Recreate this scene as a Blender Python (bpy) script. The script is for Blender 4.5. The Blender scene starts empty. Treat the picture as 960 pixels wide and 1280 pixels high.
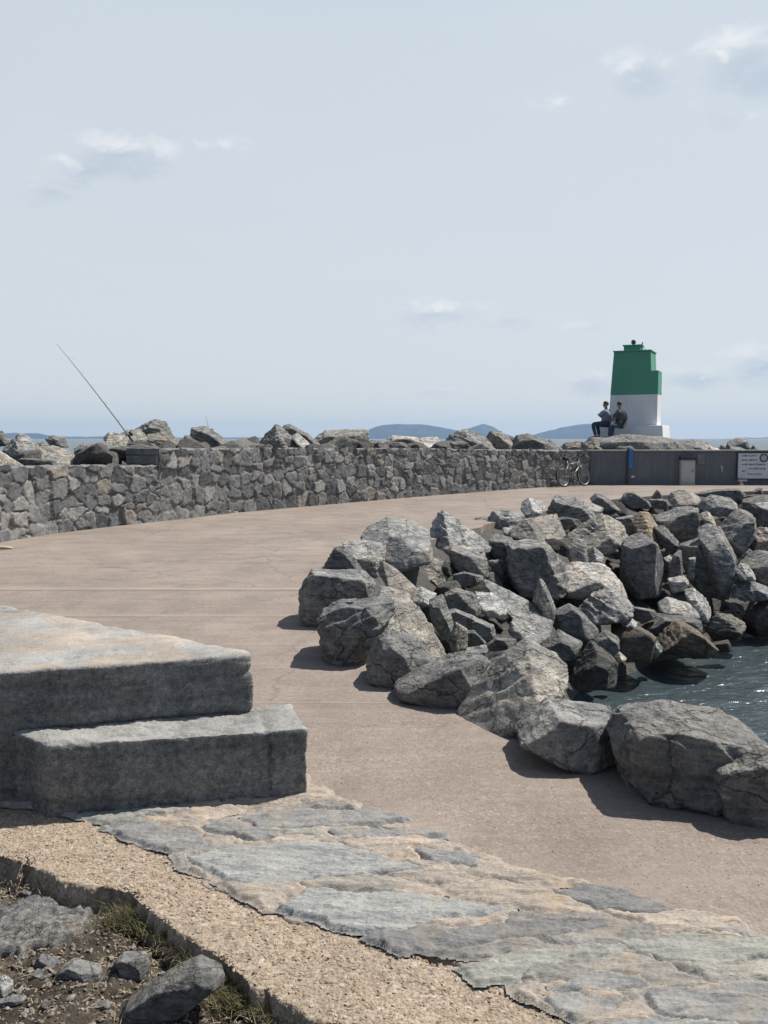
import bpy, bmesh, math, random
import numpy as np
from mathutils import Vector, Matrix

random.seed(7)
RNG = np.random.default_rng(11)
scene = bpy.context.scene
COL = scene.collection
PI = math.pi

# ------------------------------------------------------------------ camera
W, H, FPX = 960.0, 1280.0, 1150.0
CAM_Z = 1.5
PITCH = math.atan((640.0 - 548.0) / FPX)
cd = bpy.data.cameras.new('camera')
cam = bpy.data.objects.new('camera', cd)
COL.objects.link(cam)
cam.location = (0, 0, CAM_Z)
cam.rotation_euler = (PI / 2 - PITCH, 0, 0)
cd.sensor_fit = 'VERTICAL'
cd.sensor_height = 36.0
cd.lens = 36.0 * FPX / H
cd.clip_start = 0.05
cd.clip_end = 60000
scene.camera = cam
CP, SP = math.cos(PITCH), math.sin(PITCH)


def ray(px, py):
    a = (px - W / 2) / FPX
    b = -(py - H / 2) / FPX
    return Vector((a, CP + b * SP, -SP + b * CP))


def at_z(px, py, z=0.0):
    r = ray(px, py)
    t = (z - CAM_Z) / r.z
    return Vector((r.x * t, r.y * t, z))


def at_y(px, py, y):
    r = ray(px, py)
    t = y / r.y
    return Vector((r.x * t, y, CAM_Z + r.z * t))


# ------------------------------------------------------------------ noise
def _hash(ix, iy, iz, seed):
    h = (ix * 374761393 + iy * 668265263 + iz * 2147483647 + seed * 144665) & 0xFFFFFFFF
    h = ((h ^ (h >> 13)) * 1274126177) & 0xFFFFFFFF
    h = ((h ^ (h >> 16)) * 2246822519) & 0xFFFFFFFF
    return ((h ^ (h >> 15)) & 0xFFFF).astype(np.float64) / 32767.5 - 1.0


def vnoise(p, seed=0):
    p = np.asarray(p, float)
    i = np.floor(p).astype(np.int64)
    f = p - i
    u = f * f * f * (f * (f * 6 - 15) + 10)
    out = 0
    for dx in (0, 1):
        wx = u[:, 0] if dx else 1 - u[:, 0]
        for dy in (0, 1):
            wy = u[:, 1] if dy else 1 - u[:, 1]
            for dz in (0, 1):
                wz = u[:, 2] if dz else 1 - u[:, 2]
                out = out + wx * wy * wz * _hash(i[:, 0] + dx, i[:, 1] + dy, i[:, 2] + dz, seed)
    return out


def fbm(p, octv=4, seed=0, gain=0.5):
    p = np.asarray(p, float)
    a, s, out = 1.0, 1.0, 0
    for o in range(octv):
        out = out + a * vnoise(p * s + 17.3 * o, seed + o)
        a *= gain
        s *= 2.03
    return out


def fbm2(x, y, octv=4, seed=0, gain=0.5):
    return fbm(np.stack([x, y, np.zeros_like(x) + 0.37], 1), octv, seed, gain)


def sstep(a, b, x):
    t = np.clip((x - a) / (b - a), 0, 1)
    return t * t * (3 - 2 * t)


# ------------------------------------------------------------------ objects
def props(o, label=None, cat=None, group=None, kind=None):
    if label: o['label'] = label
    if cat: o['category'] = cat
    if group: o['group'] = group
    if kind: o['kind'] = kind
    return o


def link(name, me, mat=None, parent=None, loc=(0, 0, 0), smooth=False):
    o = bpy.data.objects.new(name, me)
    COL.objects.link(o)
    o.location = loc
    if parent: o.parent = parent
    if mat and me is not None:
        me.materials.append(mat)
    if smooth and me is not None:
        me.polygons.foreach_set('use_smooth', [True] * len(me.polygons))
    return o


def empty(name, loc=(0, 0, 0), rz=0.0, label=None, cat=None, group=None):
    o = bpy.data.objects.new(name, None)
    COL.objects.link(o)
    o.location = loc
    o.rotation_euler = (0, 0, rz)
    o.empty_display_size = 0.2
    return props(o, label, cat, group)


def np_mesh(name, verts, faces, smooth=True):
    """faces: (n,3) or (n,4) int array"""
    me = bpy.data.meshes.new(name)
    verts = np.asarray(verts, np.float32)
    faces = np.asarray(faces, np.int32)
    n, k = faces.shape
    me.vertices.add(len(verts))
    me.vertices.foreach_set('co', verts.ravel())
    me.loops.add(n * k)
    me.loops.foreach_set('vertex_index', faces.ravel())
    me.polygons.add(n)
    me.polygons.foreach_set('loop_start', np.arange(0, n * k, k, dtype=np.int32))
    me.polygons.foreach_set('use_smooth', np.full(n, smooth))
    me.update(calc_edges=True)
    me.validate()
    return me


class MB:
    """collects simple shapes into one mesh"""
    def __init__(s):
        s.v, s.f = [], []

    def add(s, vs, fs):
        b = len(s.v)
        s.v += [tuple(v) for v in vs]
        s.f += [tuple(i + b for i in f) for f in fs]
        return s

    def frustum(s, x0, x1, y0, y1, z0, z1, tx0=None, tx1=None, ty0=None, ty1=None):
        tx0 = x0 if tx0 is None else tx0
        tx1 = x1 if tx1 is None else tx1
        ty0 = y0 if ty0 is None else ty0
        ty1 = y1 if ty1 is None else ty1
        vs = [(x0, y0, z0), (x1, y0, z0), (x1, y1, z0), (x0, y1, z0),
              (tx0, ty0, z1), (tx1, ty0, z1), (tx1, ty1, z1), (tx0, ty1, z1)]
        fs = [(3, 2, 1, 0), (4, 5, 6, 7), (0, 1, 5, 4), (1, 2, 6, 5), (2, 3, 7, 6), (3, 0, 4, 7)]
        return s.add(vs, fs)

    def tube(s, pts, rad, n=10, closed=False):
        pts = [Vector(p) for p in pts]
        if not isinstance(rad, (list, tuple)):
            rad = [rad] * len(pts)
        m = len(pts)
        vs, fs = [], []
        prev = None
        for i, p in enumerate(pts):
            if closed:
                d = pts[(i + 1) % m] - pts[i - 1]
            else:
                d = pts[min(i + 1, m - 1)] - pts[max(i - 1, 0)]
            d.normalize()
            if prev is None:
                prev = d.orthogonal().normalized()
            a = (prev - d * prev.dot(d)).normalized()
            prev = a
            b = d.cross(a)
            for k in range(n):
                t = 2 * PI * k / n
                vs.append(p + (a * math.cos(t) + b * math.sin(t)) * rad[i])
        for i in range(m if closed else m - 1):
            j = (i + 1) % m
            for k in range(n):
                l = (k + 1) % n
                fs.append((i * n + k, i * n + l, j * n + l, j * n + k))
        if not closed:
            fs.append(tuple(range(n - 1, -1, -1)))
            fs.append(tuple((m - 1) * n + k for k in range(n)))
        return s.add(vs, fs)

    def ring(s, c, R, r, ax_u, ax_v, n=32, k=8):
        c, u, v = Vector(c), Vector(ax_u), Vector(ax_v)
        pts = [c + (u * math.cos(2 * PI * i / n) + v * math.sin(2 * PI * i / n)) * R for i in range(n)]
        return s.tube(pts, r, k, closed=True)

    def lathe(s, prof, n=20, c=(0, 0, 0)):
        vs, fs = [], []
        for r, z in prof:
            for k in range(n):
                t = 2 * PI * k / n
                vs.append((c[0] + r * math.cos(t), c[1] + r * math.sin(t), c[2] + z))
        for i in range(len(prof) - 1):
            for k in range(n):
                l = (k + 1) % n
                fs.append((i * n + k, i * n + l, (i + 1) * n + l, (i + 1) * n + k))
        fs.append(tuple(range(n - 1, -1, -1)))
        fs.append(tuple((len(prof) - 1) * n + k for k in range(n)))
        return s.add(vs, fs)

    def build(s, name, mat, parent=None, loc=(0, 0, 0), smooth=False, bevel=0.0):
        me = bpy.data.meshes.new(name)
        me.from_pydata(s.v, [], s.f)
        bm = bmesh.new()
        bm.from_mesh(me)
        bmesh.ops.recalc_face_normals(bm, faces=bm.faces)
        if bevel > 0:
            es = [e for e in bm.edges if e.is_manifold and e.calc_face_angle(0) > 0.5]
            bmesh.ops.bevel(bm, geom=es, offset=bevel, segments=2, affect='EDGES', profile=0.6)
        bm.to_mesh(me)
        bm.free()
        return link(name, me, mat, parent, loc, smooth)


# ------------------------------------------------------------------ materials
class NT:
    def __init__(s, name):
        s.m = bpy.data.materials.new(name)
        s.m.use_nodes = True
        s.t = s.m.node_tree
        s.p = s.t.nodes['Principled BSDF']
        s.tc = s.n('ShaderNodeTexCoord')

    def n(s, typ, **kw):
        nd = s.t.nodes.new(typ)
        for k, v in kw.items():
            setattr(nd, k, v)
        return nd

    def l(s, a, b):
        s.t.links.new(a, b)

    def val(s, sock, v):
        if isinstance(v, bpy.types.NodeSocket):
            s.l(v, sock)
        else:
            sock.default_value = v

    def math(s, op, a, b=0.0, c=0.0, clamp=False):
        nd = s.n('ShaderNodeMath', operation=op, use_clamp=clamp)
        s.val(nd.inputs[0], a); s.val(nd.inputs[1], b); s.val(nd.inputs[2], c)
        return nd.outputs[0]

    def vmath(s, op, a, b):
        nd = s.n('ShaderNodeVectorMath', operation=op)
        s.val(nd.inputs[0], a); s.val(nd.inputs[1], b)
        return nd.outputs[0]

    def noise(s, vec, scale, detail=5, rough=0.55, dist=0.0, col=False):
        nd = s.n('ShaderNodeTexNoise')
        s.l(vec, nd.inputs['Vector'])
        nd.inputs['Scale'].default_value = scale
        nd.inputs['Detail'].default_value = detail
        nd.inputs['Roughness'].default_value = rough
        nd.inputs['Distortion'].default_value = dist
        return nd.outputs['Color' if col else 'Fac']

    def voro(s, vec, scale, feature='F1', out='Distance', rnd=1.0):
        nd = s.n('ShaderNodeTexVoronoi', feature=feature)
        s.l(vec, nd.inputs['Vector'])
        nd.inputs['Scale'].default_value = scale
        nd.inputs['Randomness'].default_value = rnd
        return nd.outputs[out]

    def ramp(s, fac, stops, interp='LINEAR'):
        nd = s.n('ShaderNodeValToRGB')
        nd.color_ramp.interpolation = interp
        el = nd.color_ramp.elements
        while len(el) < len(stops):
            el.new(0.5)
        for e, (p, c) in zip(el, stops):
            e.position = p
            e.color = (c, c, c, 1) if isinstance(c, (int, float)) else (*c, 1)
        s.l(fac, nd.inputs[0])
        return nd.outputs[0]

    def mix(s, fac, a, b, mode='MIX'):
        nd = s.n('ShaderNodeMix', data_type='RGBA', blend_type=mode)
        s.val(nd.inputs[0], fac)
        for k, v in ((6, a), (7, b)):
            s.val(nd.inputs[k], v if isinstance(v, bpy.types.NodeSocket) else (*v, 1) if isinstance(v, (tuple, list)) else (v, v, v, 1))
        return nd.outputs[2]

    def map(s, vec, scale=(1, 1, 1), rot=(0, 0, 0), loc=(0, 0, 0)):
        nd = s.n('ShaderNodeMapping')
        s.l(vec, nd.inputs[0])
        nd.inputs[1].default_value = loc
        nd.inputs[2].default_value = rot
        nd.inputs[3].default_value = scale
        return nd.outputs[0]

    def bump(s, h, strength=0.5, dist=0.02, prev=None):
        nd = s.n('ShaderNodeBump')
        nd.inputs['Strength'].default_value = strength
        nd.inputs['Distance'].default_value = dist
        s.l(h, nd.inputs['Height'])
        if prev is not None:
            s.l(prev, nd.inputs['Normal'])
        return nd.outputs[0]

    def out(s, col=None, rough=0.85, normal=None, spec=0.3, metal=0.0):
        if col is not None:
            s.val(s.p.inputs['Base Color'], col if isinstance(col, bpy.types.NodeSocket) else (*col, 1))
        s.val(s.p.inputs['Roughness'], rough)
        s.val(s.p.inputs['Specular IOR Level'], spec)
        s.val(s.p.inputs['Metallic'], metal)
        if normal is not None:
            s.l(normal, s.p.inputs['Normal'])
        return s.m


def rnd_coords(t):
    oi = t.n('ShaderNodeObjectInfo')
    off = t.math('MULTIPLY', oi.outputs['Random'], 57.0)
    cb = t.n('ShaderNodeCombineXYZ')
    for k in range(3):
        t.l(off, cb.inputs[k])
    return oi, t.vmath('ADD', t.tc.outputs['Object'], cb.outputs[0])


def mat_rock(name='rock_stone', fine=1.0):
    t = NT(name)
    oi, v = rnd_coords(t)
    big = t.noise(v, 2.2 * fine, 5, 0.6, 0.4)
    mid = t.noise(v, 9.0 * fine, 6, 0.65)
    fin = t.noise(v, 55.0 * fine, 4, 0.7)
    streak = t.noise(t.map(v, (3, 3, 26), (0.5, 0.35, 0.2)), 1.4 * fine, 5, 0.6, 0.6)
    c = t.ramp(mid, [(0.27, (0.45, 0.46, 0.49)), (0.5, (0.97, 0.96, 0.94)), (0.70, (1.45, 1.41, 1.33))])
    c2 = t.ramp(big, [(0.35, (0.78, 0.80, 0.82)), (0.55, (1.0, 0.98, 0.94)), (0.75, (1.18, 1.06, 0.90))])
    c = t.mix(1.0, c, c2, 'MULTIPLY')
    c = t.mix(0.55, c, t.ramp(streak, [(0.32, 0.55), (0.5, 1.0), (0.66, 1.5)]), 'MULTIPLY')
    c = t.mix(0.75, c, t.ramp(fin, [(0.3, 0.6), (0.5, 1.0), (0.7, 1.4)]), 'MULTIPLY')
    lich = t.ramp(t.noise(v, 5.5 * fine, 7, 0.72), [(0.57, 0.0), (0.66, 0.6)])
    c = t.mix(lich, c, (1.65, 1.6, 1.45))
    base = t.mix(1.0, c, oi.outputs['Color'], 'MULTIPLY')
    # tide line: wet and weed stained below it, with an uneven upper edge
    geo = t.n('ShaderNodeNewGeometry')
    sx = t.n('ShaderNodeSeparateXYZ')
    t.l(geo.outputs['Position'], sx.inputs[0])
    zz = t.math('ADD', sx.outputs[2], t.math('MULTIPLY', t.noise(v, 3.0, 3), -0.5))
    wet = t.n('ShaderNodeMapRange')
    t.l(zz, wet.inputs[0])
    wet.inputs[1].default_value = -1.75; wet.inputs[2].default_value = -2.02
    wet.inputs[3].default_value = 0; wet.inputs[4].default_value = 1
    weed = t.mix(t.noise(v, 6.0, 4), (0.030, 0.026, 0.020), (0.062, 0.044, 0.028))
    base = t.mix(wet.outputs[0], base, weed)
    rough = t.math('SUBTRACT', 0.88, t.math('MULTIPLY', wet.outputs[0], 0.5))
    h = t.math('ADD', t.math('MULTIPLY', mid, 1.0), t.math('MULTIPLY', streak, 0.7))
    wv = t.n('ShaderNodeVectorMath', operation='ADD')
    t.l(t.map(v, (1.0, 1.0, 1.9), (0.4, 0.3, 0.2)), wv.inputs[0])
    t.l(t.vmath('MULTIPLY', t.noise(v, 3.5 * fine, 4, 0.6, 0, True), (0.5 / fine, 0.5 / fine, 0.5 / fine)), wv.inputs[1])
    ck = t.ramp(t.voro(wv.outputs[0], 2.6 * fine, 'DISTANCE_TO_EDGE'), [(0.0, 0.0), (0.035, 1.0)])
    h = t.math('ADD', h, t.math('MULTIPLY', ck, 0.35))
    base = t.mix(t.math('MULTIPLY', t.math('SUBTRACT', 1.0, ck), 0.55), base, (0.05, 0.047, 0.043))
    nb = t.bump(h, 0.85, 0.07 / fine)
    nb = t.bump(fin, 0.8, 0.02 / fine, nb)
    return t.out(base, rough, nb, 0.25)


def mat_wall():
    t = NT('rubble_masonry')
    v = t.tc.outputs['Object']
    at = t.n('ShaderNodeAttribute', attribute_name='stone')
    sp = t.n('ShaderNodeSeparateColor')
    t.l(at.outputs['Color'], sp.inputs[0])
    c = t.ramp(sp.outputs[0], [(0.0, (0.095, 0.096, 0.10)), (0.35, (0.16, 0.16, 0.16)), (0.7, (0.225, 0.22, 0.21)), (0.9, (0.265, 0.255, 0.24)), (1.0, (0.245, 0.22, 0.185))])
    c = t.mix(0.8, c, t.ramp(t.noise(v, 9, 6, 0.65), [(0.28, 0.5), (0.5, 0.95), (0.72, 1.5)]), 'MULTIPLY')
    c = t.mix(0.5, c, t.ramp(t.noise(v, 60, 3, 0.65), [(0.3, 0.6), (0.5, 1.0), (0.7, 1.4)]), 'MULTIPLY')
    mort = t.mix(t.noise(v, 5, 4), (0.10, 0.097, 0.093), (0.22, 0.21, 0.195))
    c = t.mix(sp.outputs[1], c, mort)
    nb = t.bump(t.noise(v, 26, 6, 0.7), 0.7, 0.018)
    return t.out(c, 0.9, nb, 0.2)


def mat_path():
    t = NT('washed_concrete_path')
    geo = t.n('ShaderNodeNewGeometry')
    v = geo.outputs['Position']
    sx = t.n('ShaderNodeSeparateXYZ')
    t.l(v, sx.inputs[0])
    y = t.math('ADD', sx.outputs[1], t.math('MULTIPLY', t.math('SUBTRACT', t.noise(v, 1.2, 3), 0.5), 0.05))
    big = t.noise(v, 0.55, 5, 0.6)
    c = t.mix(t.ramp(big, [(0.35, 0.0), (0.65, 1.0)]), (0.208, 0.172, 0.145), (0.262, 0.219, 0.185))
    streak = t.noise(t.map(v, (0.8, 10.0, 1)), 1.0, 7, 0.72)
    c = t.mix(0.55, c, t.ramp(streak, [(0.3, 0.82), (0.5, 1.0), (0.68, 1.16)]), 'MULTIPLY')
    blot = t.noise(v, 2.3, 7, 0.7, 0.3)
    c = t.mix(0.75, c, t.ramp(blot, [(0.30, 0.72), (0.5, 1.0), (0.70, 1.22)]), 'MULTIPLY')
    stain = t.ramp(t.noise(v, 0.9, 6, 0.7, 0.8), [(0.60, 0.0), (0.66, 0.4)])
    c = t.mix(stain, c, (0.135, 0.115, 0.10))
    fine_ = t.noise(v, 28, 6, 0.75)
    c = t.mix(0.7, c, t.ramp(fine_, [(0.32, 0.72), (0.5, 1.0), (0.68, 1.28)]), 'MULTIPLY')
    wv = t.vmath('ADD', v, t.vmath('MULTIPLY', t.noise(v, 1.1, 6, 0.7, 0, True), (0.9, 0.9, 0.0)))
    ck = t.ramp(t.voro(wv, 0.33, 'DISTANCE_TO_EDGE'), [(0.0, 1.0), (0.004, 0.0)])
    c = t.mix(t.math('MULTIPLY', ck, 0.55), c, (0.09, 0.078, 0.068))
    # worn pale drifts
    drift = t.ramp(t.noise(t.map(v, (0.4, 2.6, 1)), 1.0, 4, 0.55), [(0.60, 0.0), (0.70, 0.5)])
    c = t.mix(drift, c, (0.29, 0.24, 0.205))
    grit = t.noise(v, 95, 3, 0.7)
    peb = t.voro(v, 85, out='Color')
    psep = t.n('ShaderNodeSeparateColor'); t.l(peb, psep.inputs[0])
    near = t.n('ShaderNodeMapRange'); t.l(y, near.inputs[0])
    y3 = at_z(400, 878).y
    near.inputs[1].default_value = y3 + 0.03; near.inputs[2].default_value = y3 - 0.03
    patch = t.ramp(t.noise(v, 1.6, 4, 0.6), [(0.42, 0.25), (0.6, 1.0)])
    amt = t.math('ADD', 0.22, t.math('MULTIPLY', t.math('MULTIPLY', near.outputs[0], patch), 0.6))
    c = t.mix(amt, c, t.ramp(psep.outputs[0], [(0.0, 0.78), (0.35, 0.96), (0.75, 1.05), (0.93, 1.2), (1.0, 1.5)]), 'MULTIPLY')
    c = t.mix(0.5, c, t.ramp(grit, [(0.3, 0.65), (0.5, 1.0), (0.7, 1.35)]), 'MULTIPLY')
    c = t.mix(t.math('MULTIPLY', near.outputs[0], 0.22), c, (0.235, 0.19, 0.155))
    # joints between the poured bays
    for py, wd, colr, st in ((735.5, 0.10, (0.33, 0.275, 0.235), 0.5), (769, 0.06, (0.32, 0.265, 0.225), 0.45), (878, 0.014, (0.33, 0.275, 0.235), 0.5), (707, 0.12, (0.29, 0.24, 0.205), 0.35), (681, 0.16, (0.29, 0.24, 0.205), 0.3)):
        y0 = at_z(300, py).y
        d = t.math('ABSOLUTE', t.math('SUBTRACT', y, y0))
        mr = t.n('ShaderNodeMapRange'); t.l(d, mr.inputs[0])
        mr.inputs[1].default_value = wd; mr.inputs[2].default_value = wd * 0.4
        br = t.ramp(t.noise(v, 2.5, 3), [(0.35, 0.5), (0.6, 1.0)])
        c = t.mix(t.math('MULTIPLY', t.math('MULTIPLY', mr.outputs[0], br), st), c, colr)
        d2 = t.math('ABSOLUTE', t.math('SUBTRACT', y, y0 - wd * 1.3))
        m2 = t.n('ShaderNodeMapRange'); t.l(d2, m2.inputs[0])
        m2.inputs[1].default_value = wd * 0.5; m2.inputs[2].default_value = 0
        c = t.mix(t.math('MULTIPLY', m2.outputs[0], {735.5: 0.6, 769: 0.35, 878: 0.6}.get(py, 0.0)), c, (0.10, 0.085, 0.075))
    nb = t.bump(t.math('ADD', t.math('MULTIPLY', t.voro(v, 85), t.math('MULTIPLY', amt, 1.2)), t.math('MULTIPLY', grit, 0.6)), 0.35, 0.006)
    nb = t.bump(streak, 0.3, 0.01, nb)
    return t.out(c, 0.93, nb, 0.2)


def mat_granite(name, a, b, speck=1.0, tan=None, ztop=0.0):
    t = NT(name)
    v = t.tc.outputs['Object']
    c = t.mix(t.ramp(t.noise(v, 5, 6, 0.65), [(0.3, 0.0), (0.7, 1.0)]), a, b)
    s1 = t.noise(v, 140, 3, 0.75)
    s2 = t.noise(v, 38, 4, 0.7)
    c = t.mix(0.75 * speck, c, t.ramp(s1, [(0.28, 0.4), (0.5, 1.0), (0.7, 1.6)]), 'MULTIPLY')
    c = t.mix(0.85, c, t.ramp(s2, [(0.3, 0.5), (0.5, 1.0), (0.7, 1.55)]), 'MULTIPLY')
    geo = t.n('ShaderNodeNewGeometry')
    sx = t.n('ShaderNodeSeparateXYZ'); t.l(geo.outputs['Position'], sx.inputs[0])
    lit_top = t.math('MULTIPLY', t.math('SUBTRACT', t.math('ADD', sx.outputs[2], t.math('MULTIPLY', t.noise(v, 16, 4), 0.03)), ztop), 60.0, clamp=True)
    c = t.mix(t.math('MULTIPLY', lit_top, 0.8), c, t.mix(s1, (0.20, 0.195, 0.18), (0.46, 0.45, 0.42)))  # top coloured paler to stand in for sunlight falling on it
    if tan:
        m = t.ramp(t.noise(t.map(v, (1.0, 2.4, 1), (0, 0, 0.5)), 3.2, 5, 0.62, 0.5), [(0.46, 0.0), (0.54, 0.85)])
        m = t.math('MULTIPLY', m, lit_top)
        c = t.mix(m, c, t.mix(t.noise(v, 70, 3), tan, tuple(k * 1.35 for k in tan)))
    band = t.noise(t.map(v, (1.4, 1.4, 17)), 1.0, 5, 0.62, 0.3)
    c = t.mix(0.6, c, t.ramp(band, [(0.32, 0.6), (0.5, 1.0), (0.66, 1.35)]), 'MULTIPLY')
    drip = t.noise(t.map(v, (9, 9, 1.2)), 1.0, 5, 0.65)
    c = t.mix(0.5, c, t.ramp(drip, [(0.3, 0.65), (0.5, 1.0), (0.68, 1.3)]), 'MULTIPLY')
    nb = t.bump(s2, 0.7, 0.014)
    nb = t.bump(s1, 0.5, 0.006, nb)
    return t.out(c, 0.9, nb, 0.25)


def mat_gravel():
    t = NT('exposed_aggregate')
    geo = t.n('ShaderNodeNewGeometry')
    v = geo.outputs['Position']
    vc = t.voro(v, 70, out='Color')
    sp = t.n('ShaderNodeSeparateColor'); t.l(vc, sp.inputs[0])
    c = t.ramp(sp.outputs[0], [(0.0, (0.20, 0.160, 0.122)), (0.4, (0.30, 0.236, 0.172)), (0.8, (0.35, 0.282, 0.212)), (1.0, (0.39, 0.34, 0.285))])
    c = t.mix(0.75, c, t.ramp(t.noise(v, 3.5, 5, 0.6), [(0.3, 0.75), (0.5, 1.0), (0.7, 1.15)]), 'MULTIPLY')
    c = t.mix(0.7, c, t.ramp(t.noise(v, 110, 3, 0.7), [(0.3, 0.55), (0.5, 1.0), (0.72, 1.4)]), 'MULTIPLY')
    h = t.math('SUBTRACT', 1.0, t.voro(v, 70))
    nb = t.bump(h, 0.55, 0.008)
    nb = t.bump(t.noise(v, 120, 3), 0.35, 0.004, nb)
    return t.out(c, 0.92, nb, 0.2)


def mat_mortar():
    t = NT('tan_mortar')
    geo = t.n('ShaderNodeNewGeometry')
    v = geo.outputs['Position']
    c = t.mix(t.ramp(t.noise(v, 3.2, 6, 0.62), [(0.32, 0.0), (0.68, 1.0)]), (0.275, 0.228, 0.185), (0.36, 0.302, 0.248))
    c = t.mix(0.65, c, t.ramp(t.noise(v, 75, 4, 0.7), [(0.3, 0.6), (0.5, 1.0), (0.7, 1.35)]), 'MULTIPLY')
    st = t.noise(t.map(v, (4, 15, 4), (0, 0, 0.25)), 1.0, 5, 0.65, 0.5)
    c = t.mix(t.ramp(st, [(0.58, 0.0), (0.64, 0.6)]), c, (0.20, 0.195, 0.18))
    nb = t.bump(st, 0.6, 0.02)
    nb = t.bump(t.noise(v, 60, 5, 0.7), 0.7, 0.012, nb)
    return t.out(c, 0.93, nb, 0.2)


def mat_flag():
    t = NT('schist_flagstone')
    oi, v = rnd_coords(t)
    st = t.noise(t.map(v, (5, 22, 5), (0, 0, 0.12)), 1.0, 6, 0.68, 0.6)
    c = t.ramp(st, [(0.3, (0.62, 0.64, 0.66)), (0.5, (1, 1, 1)), (0.7, (1.32, 1.30, 1.24))])
    c = t.mix(0.65, c, t.ramp(t.noise(v, 90, 4, 0.7), [(0.3, 0.55), (0.5, 1.0), (0.7, 1.4)]), 'MULTIPLY')
    c = t.mix(t.ramp(t.noise(v, 7, 5, 0.65), [(0.55, 0.0), (0.68, 0.6)]), c, (1.4, 1.22, 0.98))
    c = t.mix(1.0, c, oi.outputs['Color'], 'MULTIPLY')
    nb = t.bump(st, 0.8, 0.018)
    nb = t.bump(t.noise(v, 90, 4, 0.7), 0.5, 0.006, nb)
    return t.out(c, 0.8, nb, 0.35)


def mat_dirt():
    t = NT('dry_soil')
    geo = t.n('ShaderNodeNewGeometry')
    v = geo.outputs['Position']
    c = t.mix(t.ramp(t.noise(v, 4.5, 6, 0.65), [(0.35, 0.0), (0.62, 1.0)]), (0.055, 0.045, 0.034), (0.14, 0.115, 0.088))
    c = t.mix(0.8, c, t.ramp(t.noise(v, 60, 4, 0.75), [(0.3, 0.45), (0.5, 1.0), (0.7, 1.6)]), 'MULTIPLY')
    nb = t.bump(t.noise(v, 45, 6, 0.75), 1.0, 0.025)
    return t.out(c, 0.95, nb, 0.1)


def mat_terrain():
    t = NT('rubble_ground')
    geo = t.n('ShaderNodeNewGeometry')
    v = geo.outputs['Position']
    c = t.mix(t.noise(v, 3, 6, 0.65), (0.06, 0.058, 0.055), (0.19, 0.18, 0.165))
    nb = t.bump(t.noise(v, 6, 6, 0.7), 1.0, 0.15)
    return t.out(c, 0.95, nb, 0.1)


def mat_plain(name, col, rough=0.6, var=0.15, scale=6.0, bump=0.0, metal=0.0, spec=0.3):
    t = NT(name)
    v = t.tc.outputs['Object']
    n1 = t.noise(v, scale, 5, 0.65)
    c = t.mix(1.0, t.ramp(n1, [(0.3, 1 - var), (0.5, 1.0), (0.7, 1 + var)]), col, 'MULTIPLY')
    nb = t.bump(t.noise(v, scale * 6, 4, 0.6), bump, 0.01) if bump > 0 else None
    return t.out(c, rough, nb, spec, metal)


def mat_paint(name, col, stain, amt=0.35):
    """weathered masonry paint: runs and chips"""
    t = NT(name)
    v = t.tc.outputs['Object']
    runs = t.noise(t.map(v, (7, 7, 0.9)), 1.0, 5, 0.65)
    c = t.mix(t.ramp(runs, [(0.5, 0.0), (0.75, amt)]), col, stain)
    c = t.mix(t.ramp(t.noise(v, 5, 6, 0.7), [(0.62, 0.0), (0.7, amt)]), c, stain)
    c = t.mix(0.4, c, t.ramp(t.noise(v, 2.0, 4), [(0.3, 0.85), (0.7, 1.12)]), 'MULTIPLY')
    nb = t.bump(t.noise(v, 30, 4, 0.6), 0.3, 0.01)
    return t.out(c, 0.75, nb, 0.3)


def mat_water():
    t = NT('sea_water')
    geo = t.n('ShaderNodeNewGeometry')
    v = geo.outputs['Position']
    w1 = t.noise(t.map(v, (1.0, 1.9, 1), (0, 0, 0.35)), 1.5, 3, 0.5, 0.6)
    w2 = t.noise(t.map(v, (1.0, 1.6, 1), (0, 0, -0.3)), 4.2, 3, 0.55, 0.4)
    w3 = t.noise(v, 0.25, 3, 0.5)
    h = t.math('ADD', t.math('ADD', w1, t.math('MULTIPLY', w2, 0.4)), t.math('MULTIPLY', w3, 1.2))
    nb = t.bump(h, 0.55, 0.25)
    t.p.inputs['IOR'].default_value = 1.33
    c = t.mix(t.noise(v, 0.12, 3), (0.032, 0.048, 0.055), (0.048, 0.066, 0.072))
    return t.out(c, 0.24, nb, 0.5)


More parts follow.
